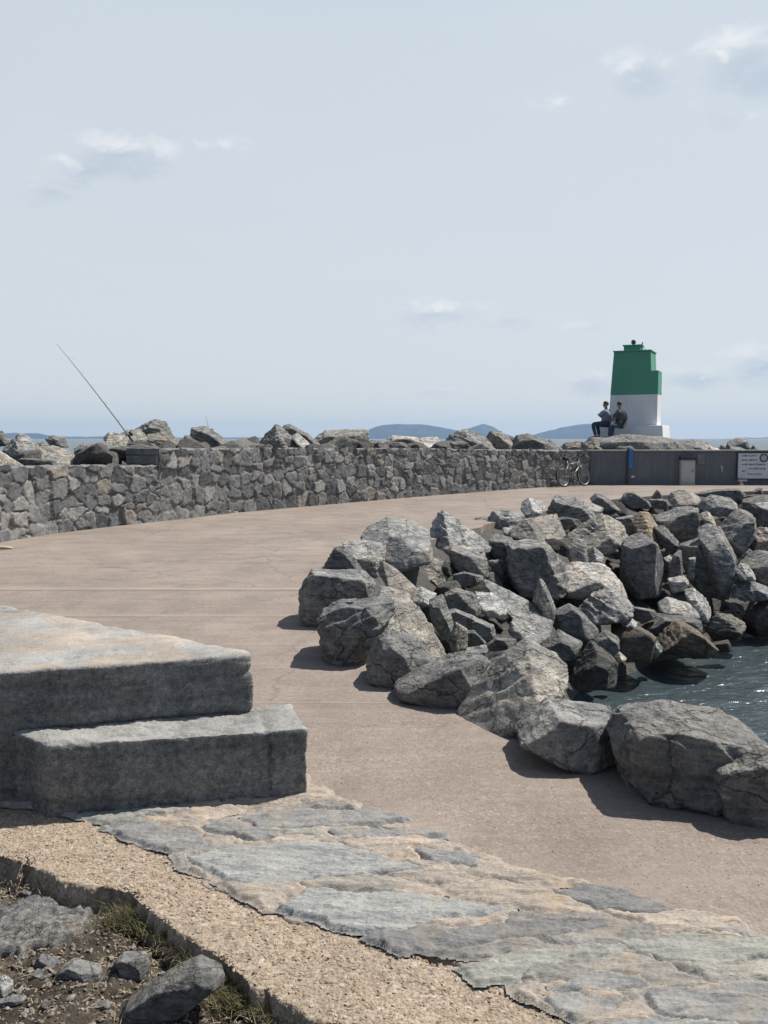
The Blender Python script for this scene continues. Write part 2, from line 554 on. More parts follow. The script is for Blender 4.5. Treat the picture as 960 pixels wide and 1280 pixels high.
M = dict(
    rock=mat_rock(), pebble_rock=mat_rock('small_stone', 4.0), wall=mat_wall(), path=mat_path(),
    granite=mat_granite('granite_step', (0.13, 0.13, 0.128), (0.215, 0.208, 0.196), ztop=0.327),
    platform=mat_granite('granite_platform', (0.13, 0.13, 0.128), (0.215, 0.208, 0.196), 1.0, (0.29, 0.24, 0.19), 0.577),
    gravel=mat_gravel(), mortar=mat_mortar(), flag=mat_flag(), dirt=mat_dirt(), terrain=mat_terrain(), water=mat_water(),
    darkwall=mat_paint('dark_render', (0.125, 0.133, 0.142), (0.20, 0.205, 0.21), 0.7),
    coping=mat_plain('pale_mortar_cap', (0.30, 0.28, 0.26), 0.9, 0.3, 8, 0.6),
    green=mat_paint('green_paint', (0.095, 0.30, 0.20), (0.13, 0.31, 0.22), 0.5),
    white=mat_paint('white_paint', (0.72, 0.72, 0.72), (0.55, 0.53, 0.50), 0.5),
    cabinet=mat_paint('cabinet_grey', (0.44, 0.44, 0.42), (0.34, 0.33, 0.30), 0.5),
    black=mat_plain('black_rubber', (0.02, 0.02, 0.022), 0.6),
    darkmetal=mat_plain('dark_metal', (0.06, 0.062, 0.065), 0.45, 0.2, 8, 0, 0.6),
    silver=mat_plain('silver_frame_paint', (0.25, 0.25, 0.255), 0.35, 0.08, 8, 0, 0.3),
    steel=mat_plain('bare_steel', (0.45, 0.45, 0.46), 0.4, 0.1, 8, 0, 0.8),
    signwhite=mat_plain('sign_white', (0.56, 0.58, 0.62), 0.5, 0.10, 4),
    signink=mat_plain('sign_ink', (0.10, 0.11, 0.14), 0.6),
    blue=mat_plain('blue_enamel', (0.04, 0.16, 0.38), 0.5, 0.15, 6),
    pink=mat_plain('faded_pink_paint', (0.46, 0.38, 0.38), 0.7, 0.2, 12),
    skin=mat_plain('skin', (0.34, 0.20, 0.14), 0.55, 0.08, 12),
    hair=mat_plain('dark_hair', (0.018, 0.014, 0.012), 0.6, 0.3, 40),
    shirt=mat_plain('blue_grey_shirt', (0.19, 0.225, 0.30), 0.9, 0.15, 20, 0.3),
    jacket=mat_plain('dark_grey_jacket', (0.075, 0.08, 0.085), 0.9, 0.2, 20, 0.3),
    jeans=mat_plain('dark_blue_jeans', (0.045, 0.06, 0.10), 0.9, 0.2, 20, 0.3),
    shoe=mat_plain('dark_shoe', (0.03, 0.03, 0.035), 0.7),
    wood=mat_plain('pale_driftwood', (0.55, 0.45, 0.33), 0.85, 0.2, 14, 0.4),
    rod=mat_plain('rod_blank', (0.09, 0.095, 0.105), 0.4, 0.1, 6),
    hill=mat_plain('scrub_hillside', (0.018, 0.034, 0.060), 0.95, 0.35, 0.004),
    grass=mat_plain('dry_grass', (0.13, 0.115, 0.055), 0.9, 0.5, 9.0),
    straw=mat_plain('straw', (0.38, 0.31, 0.20), 0.9, 0.35, 9.0),
    chips=mat_plain('stone_chips', (0.325, 0.26, 0.19), 0.9, 0.42, 45.0, 0.2),
    darkchips=mat_plain('soil_chips', (0.19, 0.165, 0.135), 0.9, 0.7, 30.0, 0.3),
    foam=mat_plain('white_scrap', (0.7, 0.7, 0.68), 0.8, 0.1, 12),
)

# ------------------------------------------------------------------ layout polylines
# right edge of the path, where the boulders begin
EDGE = [(4.2, -3.0), (3.2, -0.4)] + [tuple(at_z(*p).xy) for p in
        ((1010, 1070), (880, 1012), (740, 962), (640, 928), (560, 890), (490, 866), (450, 842), (405, 815), (385, 775),
         (380, 745), (440, 700), (560, 664), (640, 645), (720, 629), (800, 620), (960, 613))] + [(20.0, 27.2), (45, 27.5)]
# foot of the stone wall on the left
WALL_PX = [(0, 678), (120, 660.5), (240, 647.5), (300, 640.5), (475, 625), (584, 616), (660, 610.3), (736, 606)]
WALL0 = [tuple(at_z(*p).xy) for p in WALL_PX]
DW_Y = at_z(800, 606).y            # the dark wall stands at this depth


def catmull(pts, step):
    pts = [np.array(p, float) for p in pts]
    P = [2 * pts[0] - pts[1]] + pts + [2 * pts[-1] - pts[-2]]
    out = []
    for i in range(1, len(P) - 2):
        a, b, c, d = P[i - 1], P[i], P[i + 1], P[i + 2]
        n = max(2, int(np.linalg.norm(c - b) / step))
        for k in range(n):
            t = k / n
            out.append(0.5 * ((2 * b) + (-a + c) * t + (2 * a - 5 * b + 4 * c - d) * t * t + (-a + 3 * b - 3 * c + d) * t ** 3))
    out.append(P[-2])
    return np.array(out)


def resample(pl, step):
    seg = np.linalg.norm(np.diff(pl, axis=0), axis=1)
    s = np.concatenate([[0], np.cumsum(seg)])
    n = max(2, int(s[-1] / step) + 1)
    q = np.linspace(0, s[-1], n)
    return np.stack([np.interp(q, s, pl[:, 0]), np.interp(q, s, pl[:, 1])], 1), q


WALL_FULL = np.vstack([[(-6.9, -6.0), (-6.6, 2.0), (-6.1, 9.0)], WALL0])
wall_curve = catmull(WALL_FULL, 0.3)
EDGE_NP = np.array(EDGE)


def poly_signed(pl, x, y):
    """distance to a polyline, positive on its right-hand side"""
    best = np.full(x.shape, 1e9)
    sg = np.ones(x.shape)
    for a, b in zip(pl[:-1], pl[1:]):
        d = b - a
        L = d.dot(d)
        t = np.clip(((x - a[0]) * d[0] + (y - a[1]) * d[1]) / L, 0, 1)
        qx, qy = a[0] + t * d[0], a[1] + t * d[1]
        dist = np.hypot(x - qx, y - qy)
        cr = d[0] * (y - a[1]) - d[1] * (x - a[0])
        m = dist < best - 1e-9
        best = np.where(m, dist, best)
        sg = np.where(m, np.where(cr < 0, 1.0, -1.0), sg)
    return best * sg


BACK_PL = np.vstack([wall_curve, [(45.0, DW_Y)]])
WATER_Z = -2.0


def terrain_h(x, y):
    x = np.atleast_1d(np.asarray(x, float)); y = np.atleast_1d(np.asarray(y, float))
    s = poly_signed(EDGE_NP, x, y)
    slope = np.interp(y, [12.0, 15.5], [0.95, 0.50])
    z = np.where(s > 0, -0.10 - slope * np.maximum(s - 0.30, 0), -0.10)
    b = -poly_signed(BACK_PL, x, y)            # positive beyond the wall
    zb = np.where(b > 0.3, 0.92 - 0.55 * np.maximum(b - 4.5, 0), -0.10)
    z = np.where(b > 0, np.maximum(zb, -3.6), z)
    r = np.hypot(x - 9.3, y - 34.2)
    cone = 1.30 - 0.6 * np.maximum(r - 2.2, 0)
    z = np.where((b > 0.5) & (cone > z), cone, z)
    return np.maximum(z, -3.6)


# ------------------------------------------------------------------ setting: terrain, path, water, hills, haze
gx, gy = np.meshgrid(np.arange(-26, 46.01, 0.3), np.arange(-8, 56.01, 0.3))
nx, ny = gx.shape[1], gx.shape[0]
gz = terrain_h(gx.ravel(), gy.ravel())
gz = gz + np.where(gz < -0.25, 0.12, np.where(gz > 0.3, 0.12, 0)) * fbm2(gx.ravel() * 1.1, gy.ravel() * 1.1, 4, 3)


def grid_faces(nx, ny):
    i = np.arange(nx * ny).reshape(ny, nx)
    return np.stack([i[:-1, :-1].ravel(), i[:-1, 1:].ravel(), i[1:, 1:].ravel(), i[1:, :-1].ravel()], 1)


props(link('ground', np_mesh('ground', np.stack([gx.ravel(), gy.ravel(), gz], 1), grid_faces(nx, ny)), M['terrain']),
      'rubble bank the breakwater is built on', kind='structure')

pw = [tuple(at_z(a, b).xy) for a, b in ((1500, 1400), (1000, 1225), (850, 1172), (700, 1125), (560, 1078), (420, 1030), (300, 965), (60, 885), (-300, 830), (-600, 800))]
pw += [tuple(p) for p in wall_curve if p[1] > 7.5] + [(6.6, DW_Y + 0.15), (45.0, DW_Y + 0.15)]
ed = catmull(EDGE, 0.4)
ed = ed[ed[:, 1] > 2.2]
et = np.gradient(ed, axis=0); et /= np.linalg.norm(et, axis=1)[:, None]
ed = ed + 0.22 * np.stack([et[:, 1], -et[:, 0]], 1)     # the slab runs on under the first boulders
ed = ed + 0.05 * np.stack([fbm2(ed[:, 0] * 2, ed[:, 1] * 2, 3, 5), fbm2(ed[:, 0] * 2, ed[:, 1] * 2, 3, 8)], 1)
pbm = bmesh.new()
loop = [pbm.verts.new((p[0], p[1], 0)) for p in pw] + [pbm.verts.new((p[0], p[1], 0)) for p in ed[::-1]]
pf = pbm.faces.new(loop)
ex = bmesh.ops.extrude_face_region(pbm, geom=[pf])
for g in ex['geom']:
    if isinstance(g, bmesh.types.BMVert):
        g.co.z = -0.14
bmesh.ops.recalc_face_normals(pbm, faces=pbm.faces)
bmesh.ops.triangulate(pbm, faces=[f for f in pbm.faces if len(f.verts) > 4])
pme = bpy.data.meshes.new('path'); pbm.to_mesh(pme); pbm.free()
props(link('path', pme, M['path']), 'pinkish concrete walkway curving along the breakwater', kind='structure')

wb = MB()
S = 9000.0
# water sheet: finer near the place, one quad ring to the horizon
wb.add([(-S, -S, WATER_Z), (S, -S, WATER_Z), (S, S, WATER_Z), (-S, S, WATER_Z)], [(0, 1, 2, 3)])
props(wb.build('water', M['water']), 'dark rippled sea water', kind='structure')


def hill(name, prof, Y, depth, label):
    px = [p[0] for p in prof]; py = [p[1] for p in prof]
    xs = np.linspace(px[0], px[-1], 140)
    hs = np.interp(xs, px, py)
    X = np.array([at_y(a, b, Y).x for a, b in zip(xs, hs)])
    Z = np.array([at_y(a, b, Y).z for a, b in zip(xs, hs)])
    Z = np.maximum(Z + 3.5 * fbm2(X * 0.01, X * 0 + Y, 4, 9) * (Z > 6), -3.0)
    ts = np.linspace(-1, 1, 41)
    V = []
    for k, t in enumerate(ts):
        prf = (1 - abs(t)) ** 0.8 * 1.0
        n = 0.16 * fbm2(X * 0.006, X * 0 + t * depth * 0.006, 4, 21) * (abs(t) > 0.03)
        z = np.maximum(Z * np.clip(prf + n * prf, 0, 1), -3.0) - 0.5 * abs(t)
        V.append(np.stack([X * (1 + t * depth / Y), np.full_like(X, Y + t * depth), z], 1))
    props(link(name, np_mesh(name, np.vstack(V), grid_faces(140, 41)), M['hill']), label, kind='structure')


hill('hills', [(448, 549), (462, 537), (470, 533.5), (482, 531), (500, 530.3), (530, 530.6), (546, 533.5), (570, 537.5), (590, 540), (620, 546), (640, 549)], 6600, 900, 'flat topped far blue hill')
hill('hills', [(560, 549), (577, 540), (590, 533.5), (600, 531), (603, 529.8), (607, 531), (617, 533.5), (628, 541), (650, 549)], 7000, 700, 'small pointed far blue hill')
hill('hills', [(632, 549), (660, 545), (676, 541.5), (700, 535), (722, 531), (736, 529.5), (760, 532), (800, 541), (838, 549)], 6300, 900, 'long far blue hill rising to the beacon')
hill('hills', [(-200, 545), (-60, 541), (28, 541.5), (48, 541), (62, 545), (85, 545.8), (130, 545.6), (160, 546.5), (330, 547.2), (420, 549)], 7200, 800, 'low far coast on the horizon')
hill('hills', [(905, 549), (930, 547.2), (980, 546.3), (1300, 546.0), (1500, 549)], 7400, 600, 'low far coast on the right horizon')

hz = MB()
hz.frustum(-9300, 9300, -9300, 9300, -6, 150)
hzm = bpy.data.materials.new('sea_haze')
hzm.use_nodes = True
hnt = hzm.node_tree
for n in list(hnt.nodes):
    if n.type != 'OUTPUT_MATERIAL':
        hnt.nodes.remove(n)
pv = hnt.nodes.new('ShaderNodeVolumePrincipled')
pv.inputs['Color'].default_value = (0.47, 0.69, 0.96, 1)
pv.inputs['Density'].default_value = 9.0e-5
pv.inputs['Anisotropy'].default_value = 0.2
hnt.links.new(pv.outputs[0], [n for n in hnt.nodes if n.type == 'OUTPUT_MATERIAL'][0].inputs['Volume'])
hzo = hz.build('haze', hzm)
props(hzo, 'thin sea haze in the air', kind='stuff')

# ------------------------------------------------------------------ sky and sun
SUN_AZ = math.atan2(0.87, 0.49)        # from +Y towards +X
SUN_EL = math.radians(55)
sdir = Vector((math.sin(SUN_AZ) * math.cos(SUN_EL), math.cos(SUN_AZ) * math.cos(SUN_EL), math.sin(SUN_EL)))
sl = bpy.data.lights.new('sun', 'SUN')
sl.energy = 5.0
sl.angle = math.radians(0.6)
sl.color = (1.0, 0.955, 0.89)
so = bpy.data.objects.new('sun', sl)
COL.objects.link(so)
so.location = (20, 15, 30)
so.rotation_euler = sdir.to_track_quat('Z', 'Y').to_euler()

world = bpy.data.worlds.new('World')
scene.world = world
world.use_nodes = True
wt = world.node_tree


class WN(NT):
    def __init__(s, tree):
        s.t = tree
        s.tc = s.n('ShaderNodeTexCoord')


w = WN(wt)
bg = wt.nodes['Background']
sky = w.n('ShaderNodeTexSky', sky_type='NISHITA')
sky.sun_disc = False
sky.sun_elevation = SUN_EL
sky.sun_rotation = SUN_AZ
sky.altitude = 0
sky.air_density = 1.0
sky.dust_density = 1.0
sky.ozone_density = 1.5
dv = w.tc.outputs['Generated']
SKY_STR = 0.080
# thin high veil of cloud over the blue
sxyz = w.n('ShaderNodeSeparateXYZ'); w.l(dv, sxyz.inputs[0])
# the veil thickens low over the sea on the sunny side and thins out overhead
lowv = w.n('ShaderNodeMapRange'); w.l(sxyz.outputs[2], lowv.inputs[0])
lowv.inputs[1].default_value = 0.75; lowv.inputs[2].default_value = 0.40; lowv.inputs[3].default_value = 0.12; lowv.inputs[4].default_value = 0.86
azv = w.n('ShaderNodeMapRange'); w.l(w.math('ADD', w.math('MULTIPLY', sxyz.outputs[1], 0.9), w.math('MULTIPLY', sxyz.outputs[0], 0.3)), azv.inputs[0])
azv.inputs[1].default_value = -0.3; azv.inputs[2].default_value = 0.7; azv.inputs[3].default_value = 0.10; azv.inputs[4].default_value = 1.0
upr = w.n('ShaderNodeMapRange'); w.l(sxyz.outputs[2], upr.inputs[0])
upr.inputs[1].default_value = 0.0; upr.inputs[2].default_value = 0.40; upr.inputs[3].default_value = 0.0; upr.inputs[4].default_value = 1.0
veilc = w.mix(upr.outputs[0], (7.4, 7.7, 7.95), (6.85, 7.55, 8.15))
veil = w.mix(w.math('MULTIPLY', lowv.outputs[0], azv.outputs[0]), sky.outputs[0], veilc)
yy = w.math('MAXIMUM', sxyz.outputs[1], 0.02)
u = w.math('DIVIDE', sxyz.outputs[0], yy)
vv = w.math('DIVIDE', sxyz.outputs[2], yy)
wispy = w.noise(w.map(dv, (1.5, 1.5, 6)), 1.6, 5, 0.6, 0.5)
cloudcol = veil
veil = w.mix(w.ramp(wispy, [(0.42, 0.0), (0.7, 0.25)]), veil, (6.9, 7.55, 8.1))
cn = w.noise(w.map(dv, (1, 1, 2.0)), 27, 9, 0.62, 0.4)
cn2 = w.noise(w.map(dv, (1, 1, 1.7), loc=(0, 0, -0.012)), 22, 7, 0.6, 0.3)
CL = [(150, 196, 120, 46, 0.95), (62, 240, 70, 30, 0.85), (110, 215, 80, 34, 0.8), (270, 185, 90, 24, 0.5), (545, 392, 110, 36, 0.72), (640, 400, 90, 22, 0.62), (740, 408, 90, 16, 0.5), (738, 480, 75, 28, 0.85), (872, 472, 95, 26, 0.85),
      (950, 78, 130, 66, 1.0), (806, 92, 90, 52, 0.78), (955, 458, 85, 44, 0.95), (545, 490, 80, 14, 0.6), (905, 140, 80, 40, 0.6), (700, 130, 90, 30, 0.45), (1150, 120, 150, 60, 0.8), (1250, 420, 200, 40, 0.7), (-180, 300, 130, 40, 0.6)]
cover = None
lowpart = None
for (cx, cy, rx, ry, amt) in CL:
    r = ray(cx, cy)
    u0, v0 = r.x / r.y, r.z / r.y
    du = w.math('DIVIDE', w.math('SUBTRACT', u, u0), rx / FPX)
    dw = w.math('DIVIDE', w.math('SUBTRACT', vv, v0), ry / FPX)
    d = w.math('SQRT', w.math('ADD', w.math('MULTIPLY', du, du), w.math('MULTIPLY', dw, dw)))
    m = w.math('MULTIPLY', w.math('SUBTRACT', 1.0, d, clamp=True), amt * 1.3)
    lo = w.math('MULTIPLY', m, w.math('MULTIPLY_ADD', w.math('ADD', dw, w.math('MULTIPLY', w.math('SUBTRACT', cn, 0.5), 2.0)), -0.8, 0.3, clamp=True))
    cover = m if cover is None else w.math('MAXIMUM', cover, m)
    lowpart = lo if lowpart is None else w.math('MAXIMUM', lowpart, lo)
front = w.math('GREATER_THAN', sxyz.outputs[1], 0.05)
body = w.math('MULTIPLY', w.math('SUBTRACT', w.math('ADD', cover, w.math('MULTIPLY', cn, 2.4)), 1.52), 1.15, clamp=True)
body = w.math('MULTIPLY', w.math('MULTIPLY', body, front), w.math('MULTIPLY', cover, 2.2, clamp=True))
ccol = w.mix(w.math('MULTIPLY', lowpart, 3.4, clamp=True), (9.0, 9.1, 9.2), (5.0, 5.8, 6.9))
skyc = w.mix(w.math('MULTIPLY', body, 0.8), veil, ccol)
w.l(skyc, bg.inputs[0])
bg.inputs[1].default_value = SKY_STR

# ------------------------------------------------------------------ rocks
ICO = {}


def ico(n):
    if n not in ICO:
        bm = bmesh.new()
        bmesh.ops.create_icosphere(bm, subdivisions=n, radius=1.0)
        bm.verts.index_update()
        v = np.array([x.co[:] for x in bm.verts])
        v /= np.linalg.norm(v, axis=1)[:, None]
        f = np.array([[q.index for q in x.verts] for x in bm.faces])
        bm.free()
        ICO[n] = (v, f)
    return ICO[n]


def hull2(pts):
    pts = sorted(set((round(a, 5), round(b, 5)) for a, b in pts))
    def half(ps):
        h = []
        for p in ps:
            while len(h) >= 2 and (h[-1][0] - h[-2][0]) * (p[1] - h[-2][1]) - (h[-1][1] - h[-2][1]) * (p[0] - h[-2][0]) <= 0:
                h.pop()
            h.append(p)
        return h
    lo, up = half(pts), half(pts[::-1])
    return lo[:-1] + up[:-1]                     # counter-clockwise


def poly_body(planes, sub, p=18.0, seed=0, amp=0.05, size=1.0, strata=0.0, sdir_=(0.2, 0.1, 1.0), fine=0.008):
    """solid cut out by half spaces (normal, offset) round the origin, edges rubbed down, faces broken"""
    d, f = ico(sub)
    q = np.maximum(d @ np.array([n for n, h in planes], float).T / np.array([max(h, 1e-4) for n, h in planes]), 0)
    m = np.maximum(q.max(1), 1e-6)
    r = 1.0 / (m * ((q / m[:, None]) ** p).sum(1) ** (1.0 / p))
    P = d * r[:, None]
    s = P / size
    o = np.array([seed * 3.17, seed * 1.71, seed * 0.77])
    disp = amp * size * fbm(s * 2.1 + o, 3, seed)
    chip = fbm(s * 4.3 + o, 3, seed + 5)
    disp += -amp * 0.9 * size * np.maximum(np.abs(chip) - 0.25, 0)
    disp += fine * size * fbm(s * 13 + o, 3, seed + 9, 0.6)
    if strata > 0:
        sd = np.asarray(sdir_, float); sd /= np.linalg.norm(sd)
        q = s @ sd * 7.0 + 0.9 * fbm(s * 1.7 + o, 3, seed + 31)
        fr = q - np.floor(q)
        disp += strata * size * (np.where(fr < 0.8, fr / 0.8, (1 - fr) / 0.2) - 0.5)
    P = P + d * disp[:, None]
    return P, f


def chip_planes(planes, rs, n, sil):
    """extra flat breaks across the corners"""
    d, _ = ico(4)
    N = np.array([q[0] for q in planes], float); Hh = np.array([q[1] for q in planes])
    r = 1 / np.maximum((d @ N.T / Hh).max(1), 1e-6)
    P = d * r[:, None]
    out = list(planes)
    for _k in range(n):
        v = Vector((rs.gauss(0.25, 1), rs.gauss(-0.5, 0.8), rs.gauss(0.3, 0.8))).normalized()
        sup = float((P @ np.array(v)).max())
        out.append((tuple(v), max(sup * rs.uniform(0.78, 0.94), float((sil @ np.array(v)).max()) * 0.95)))
    return out


REG = {'A': (340, 640, 5.3333), 'B': (500, 620, 5.3333), 'C': (640, 600, 5.3333), 'D': (780, 600, 5.3333), 'E': (340, 730, 4.8),
       'F': (520, 710, 4.8), 'G': (680, 710, 3.42857), 'H': (480, 780, 3.0), 'I': (620, 860, 2.8235), 'W1': (0, 500, 4.0),
       'W2': (230, 510, 4.0), 'W3': (440, 510, 3.0), 'L': (680, 400, 3.42857), 'S': (0, 1060, 3.2)}


def bank_hit(px, py, lift=0.0):
    r = ray(px, py)
    ts = np.linspace(2.0, 60.0, 3000)
    x, y, z = r.x * ts, r.y * ts, CAM_Z + r.z * ts
    below = z < np.maximum(terrain_h(x, y), WATER_Z - 0.3) + lift
    k = int(np.argmax(below))
    return float(y[k])


ROCKN = [0]


def rock(reg, pts, label, Y=None, z=None, t=0.3, T=None, col=0.25, tint=(0.99, 0.99, 0.98), strata=None, group=None, cat='boulder', name='boulder', mat='rock', sub=None, fr=None, push=0.0, p=140.0, amp=0.015):
    ROCKN[0] += 1
    rs = random.Random(ROCKN[0] * 101 + 5)
    x0, y0, sc = REG[reg]
    px = [(x0 + a / sc, y0 + b / sc) for a, b in pts]
    cx = (min(a for a, b in px) + max(a for a, b in px)) / 2
    cyt, cyb = min(b for a, b in px), max(b for a, b in px)
    wpx, hpx = max(a for a, b in px) - min(a for a, b in px), cyb - cyt
    if Y is None:
        lowx = [a for a, b in px if b > cyb - 0.25 * hpx]
        lx = sum(lowx) / len(lowx)
        if z is not None:
            Yf = at_z(lx, cyb, z).y
        else:
            Yf = bank_hit(lx, cyb - 0.12 * hpx)
        scale = FPX / Yf
        Tm = (T if T else 0.42 * min(wpx, hpx) / scale + 0.06 * max(wpx, hpx) / scale)
        Y = Yf + Tm * 0.5 + push
    ctr = (cx, (cyt + cyb) / 2)
    ppx = [(ctr[0] + (a - ctr[0]) * 1.055, -(ctr[1] + (b - ctr[1]) * 1.055)) for a, b in px]
    if z is not None:          # bedded: the foot runs on below the ground
        ppx = [(a, b - (0.16 * hpx if -b > cyb - 0.3 * hpx else 0)) for a, b in ppx]
    hq = hull2(ppx)
    while len(hq) > 8:
        ar = [abs((hq[i][0] - hq[i - 1][0]) * (hq[(i + 1) % len(hq)][1] - hq[i - 1][1]) - (hq[(i + 1) % len(hq)][0] - hq[i - 1][0]) * (hq[i][1] - hq[i - 1][1])) for i in range(len(hq))]
        hq.pop(ar.index(min(ar)))
    hp = [(a, -b) for a, b in hq]
    m = [at_y(a, b, Y) for a, b in hp]
    hl = [(q.x, q.z) for q in m]
    wm = max(a for a, b in hl) - min(a for a, b in hl)
    hm = max(b for a, b in hl) - min(b for a, b in hl)
    size = math.sqrt(wm * hm)
    if T is None:
        T = 0.42 * min(wm, hm) + 0.06 * max(wm, hm)
    elev = (CAM_Z - max(b for a, b in hl)) / Y
    if t > 0.3:
        T = max(T, min(t * hm / (0.42 + max(elev, 0)) / 1.7, 0.6 * wm))
    ca = sum(a for a, b in hl) / len(hl); cb = sum(b for a, b in hl) / len(hl)
    planes, sil = [], []
    n = len(hl)
    for i in range(n):
        (a0, b0), (a1, b1) = hl[i], hl[(i + 1) % n]
        ea, eb = a1 - a0, b1 - b0
        L = math.hypot(ea, eb)
        if L < 0.02 * size: continue
        na, nb = eb / L, -ea / L
        if nb > 0.45:
            o = 0.35 * T
            tb = 0.05 + 0.25 * rs.random()
            tn = t * hm * (0.8 + 0.4 * rs.random()) / (o + T) - elev
            tn = min(max(tn, 0.03), 0.62)
        elif nb < -0.5:
            o = -0.45 * T
            tn = 0.03 + 0.12 * rs.random()
            tb = 0.02 + 0.08 * rs.random()
        else:
            o = rs.uniform(-0.2, 0.1) * T
            tb = 0.03 + 0.2 * rs.random()
            tn = (0.08 + 0.5 * rs.random()) if na > 0.3 else (0.03 + 0.2 * rs.random())
        # the same outline seen at the depth of this edge
        q0, q1 = at_y(*hp[i], Y + o), at_y(*hp[(i + 1) % n], Y + o)
        h = max((q0.x - ca) * na + (q0.z - cb) * nb, 0.08 * size)
        sil += [(q0.x - ca, o, q0.z - cb), (q1.x - ca, o, q1.z - cb)]
        rate = na * q0.x / (Y + o) + nb * (q0.z - CAM_Z) / (Y + o)      # how the sight line drifts with depth
        tn = max(tn, rate + 0.03)
        c_ = 1 / math.sqrt(1 + tn * tn); s_ = tn * c_
        planes.append(((na * c_, -s_, nb * c_), max(h * c_ - o * s_, 0.1 * h)))
        tb = max(tb, 0.02 - rate)
        c_ = 1 / math.sqrt(1 + tb * tb); s_ = tb * c_
        planes.append(((na * c_, s_, nb * c_), max(h * c_ + o * s_, 0.1 * h)))
    sil = np.array(sil)
    if fr is None:
        fr = [(rs.uniform(-0.5, 0.0), rs.uniform(-0.12, 0.1), rs.uniform(0.85, 1.0)), (rs.uniform(0.7, 1.5), rs.uniform(0.3, 1.0), rs.uniform(0.8, 1.1))]
    for fx, fz, k in fr:
        nn = Vector((fx, -1, fz)).normalized()
        planes.append((tuple(nn), max(T * k * (0.92 + 0.1 * rs.random()), float((sil @ np.array(nn)).max()) * 0.97)))
    nn = Vector((rs.uniform(-0.3, 0.3), 1, rs.uniform(0, 0.4))).normalized()
    planes.append((tuple(nn), max(T, float((sil @ np.array(nn)).max()))))
    big = max(wpx, hpx)
    if sub is None:
        sub = 7 if big > 170 else 6 if big > 55 else 5 if big > 22 else 4
    if strata is None:
        strata = rs.choice([0, 0.012, 0.02, 0.035])
    sd = (rs.uniform(-0.7, 0.7), rs.uniform(-0.3, 0.3), 1.0)
    planes = chip_planes(planes, rs, 6, sil)
    P, f = poly_body(planes, sub, p, ROCKN[0], amp, size, strata, sd)
    base = Vector((ca, Y, min(b for a, b in hl)))
    P = P + np.array([0, 0, cb - base.z])
    o = link(name, np_mesh(name, P, f), M[mat], None, base)
    b_ = col * 1.14 * (0.9 + 0.2 * rs.random())
    o.color = (b_ * tint[0], b_ * tint[1], b_ * tint[2], 1)
    return props(o, label, cat, group)


TAN = (1.04, 0.975, 0.88)
PALE = 0.36
DARK = 0.17
# --- along the edge of the path, nearest first
rock('I', [(800, 240), (850, 200), (900, 190), (1010, 230), (1090, 330), (1060, 470), (900, 470), (800, 400), (770, 300)], 'rough dark boulder cut off by the right side of the view beside the path', z=0, t=0.15, col=0.19)
rock('I', [(405, 140), (440, 75), (500, 70), (580, 55), (650, 60), (790, 85), (930, 170), (960, 200), (900, 300), (780, 400), (640, 395), (480, 345), (430, 270)], 'big smooth dark boulder humped above the path with the water behind it', z=0, t=0.3, col=0.19, fr=[(0.25, 0.35, 1.0), (-0.7, 0.2, 1.0)], T=0.4)
rock('I', [(55, 150), (120, 90), (180, 40), (330, 60), (420, 75), (420, 130), (435, 220), (330, 272), (230, 245), (60, 180)], 'low boxy boulder with a pale flat top, left of the big humped one', z=0, t=0.28, col=0.25, fr=[(-0.5, 0.1, 1.0), (0.6, 0.0, 1.0)], T=0.3)
rock('H', [(245, 350), (255, 300), (330, 235), (450, 110), (530, 60), (640, 115), (705, 180), (695, 270), (600, 310), (490, 395), (380, 378)], 'largest boulder by the path with a cream coloured broken top', z=0, t=0.6, col=0.31, tint=TAN, T=0.4, strata=0.02, fr=[(-0.25, 0.15, 1.0), (0.2, 0.75, 1.05)])
rock('H', [(45, 215), (130, 170), (240, 115), (330, 100), (390, 140), (360, 240), (250, 300), (180, 285), (50, 250)], 'long low dark boulder tucked against the left side of the cream topped one', z=0, t=0.12, col=0.19, T=0.28)
rock('E', [(570, 490), (660, 310), (700, 285), (850, 310), (940, 410), (1000, 480), (920, 520), (800, 575), (740, 600), (580, 540)], 'dark wedge shaped boulder below the pale streaked rock', z=0, t=0.22, col=0.19, T=0.22, fr=[(-0.3, 0.05, 1.0), (0.5, 0.5, 1.1)])
rock('E', [(640, 290), (690, 180), (650, 20), (800, 55), (880, 150), (960, 250), (1065, 400), (1000, 480), (850, 400)], 'pale streaked rock slanting down to the right behind the dark edge boulders', z=-0.1, t=0.85, col=0.34, tint=TAN, strata=0.05, T=0.3, push=0.55, fr=[(0.3, 0.9, 1.0), (0.1, 0.5, 1.05)])
rock('E', [(280, 220), (310, 150), (430, 100), (540, 92), (620, 95), (715, 85), (735, 130), (720, 190), (640, 330), (590, 400), (560, 470), (320, 440), (285, 300)], 'squat dark boulder with a smooth face overhanging the path', z=0, t=0.07, col=0.19, T=0.3, fr=[(-0.2, -0.02, 1.0), (0.4, -0.15, 1.0)])
rock('A', [(190, 520), (230, 470), (275, 380), (430, 380), (600, 400), (680, 460), (695, 600), (500, 720), (330, 745), (260, 750), (200, 640)], 'dark boulder with a thin white flat top, at the left end of the boulder pile', z=0, t=0.12, col=0.24, T=0.35, fr=[(-0.3, 0.0, 1.0), (0.3, -0.1, 1.0)])
rock('A', [(335, 362), (420, 235), (490, 235), (540, 290), (630, 400), (500, 395)], 'small dark triangular rock behind the white topped boulder', z=0, t=0.15, col=0.2, push=0.3, fr=[(-0.4, 0.2, 1.0)])
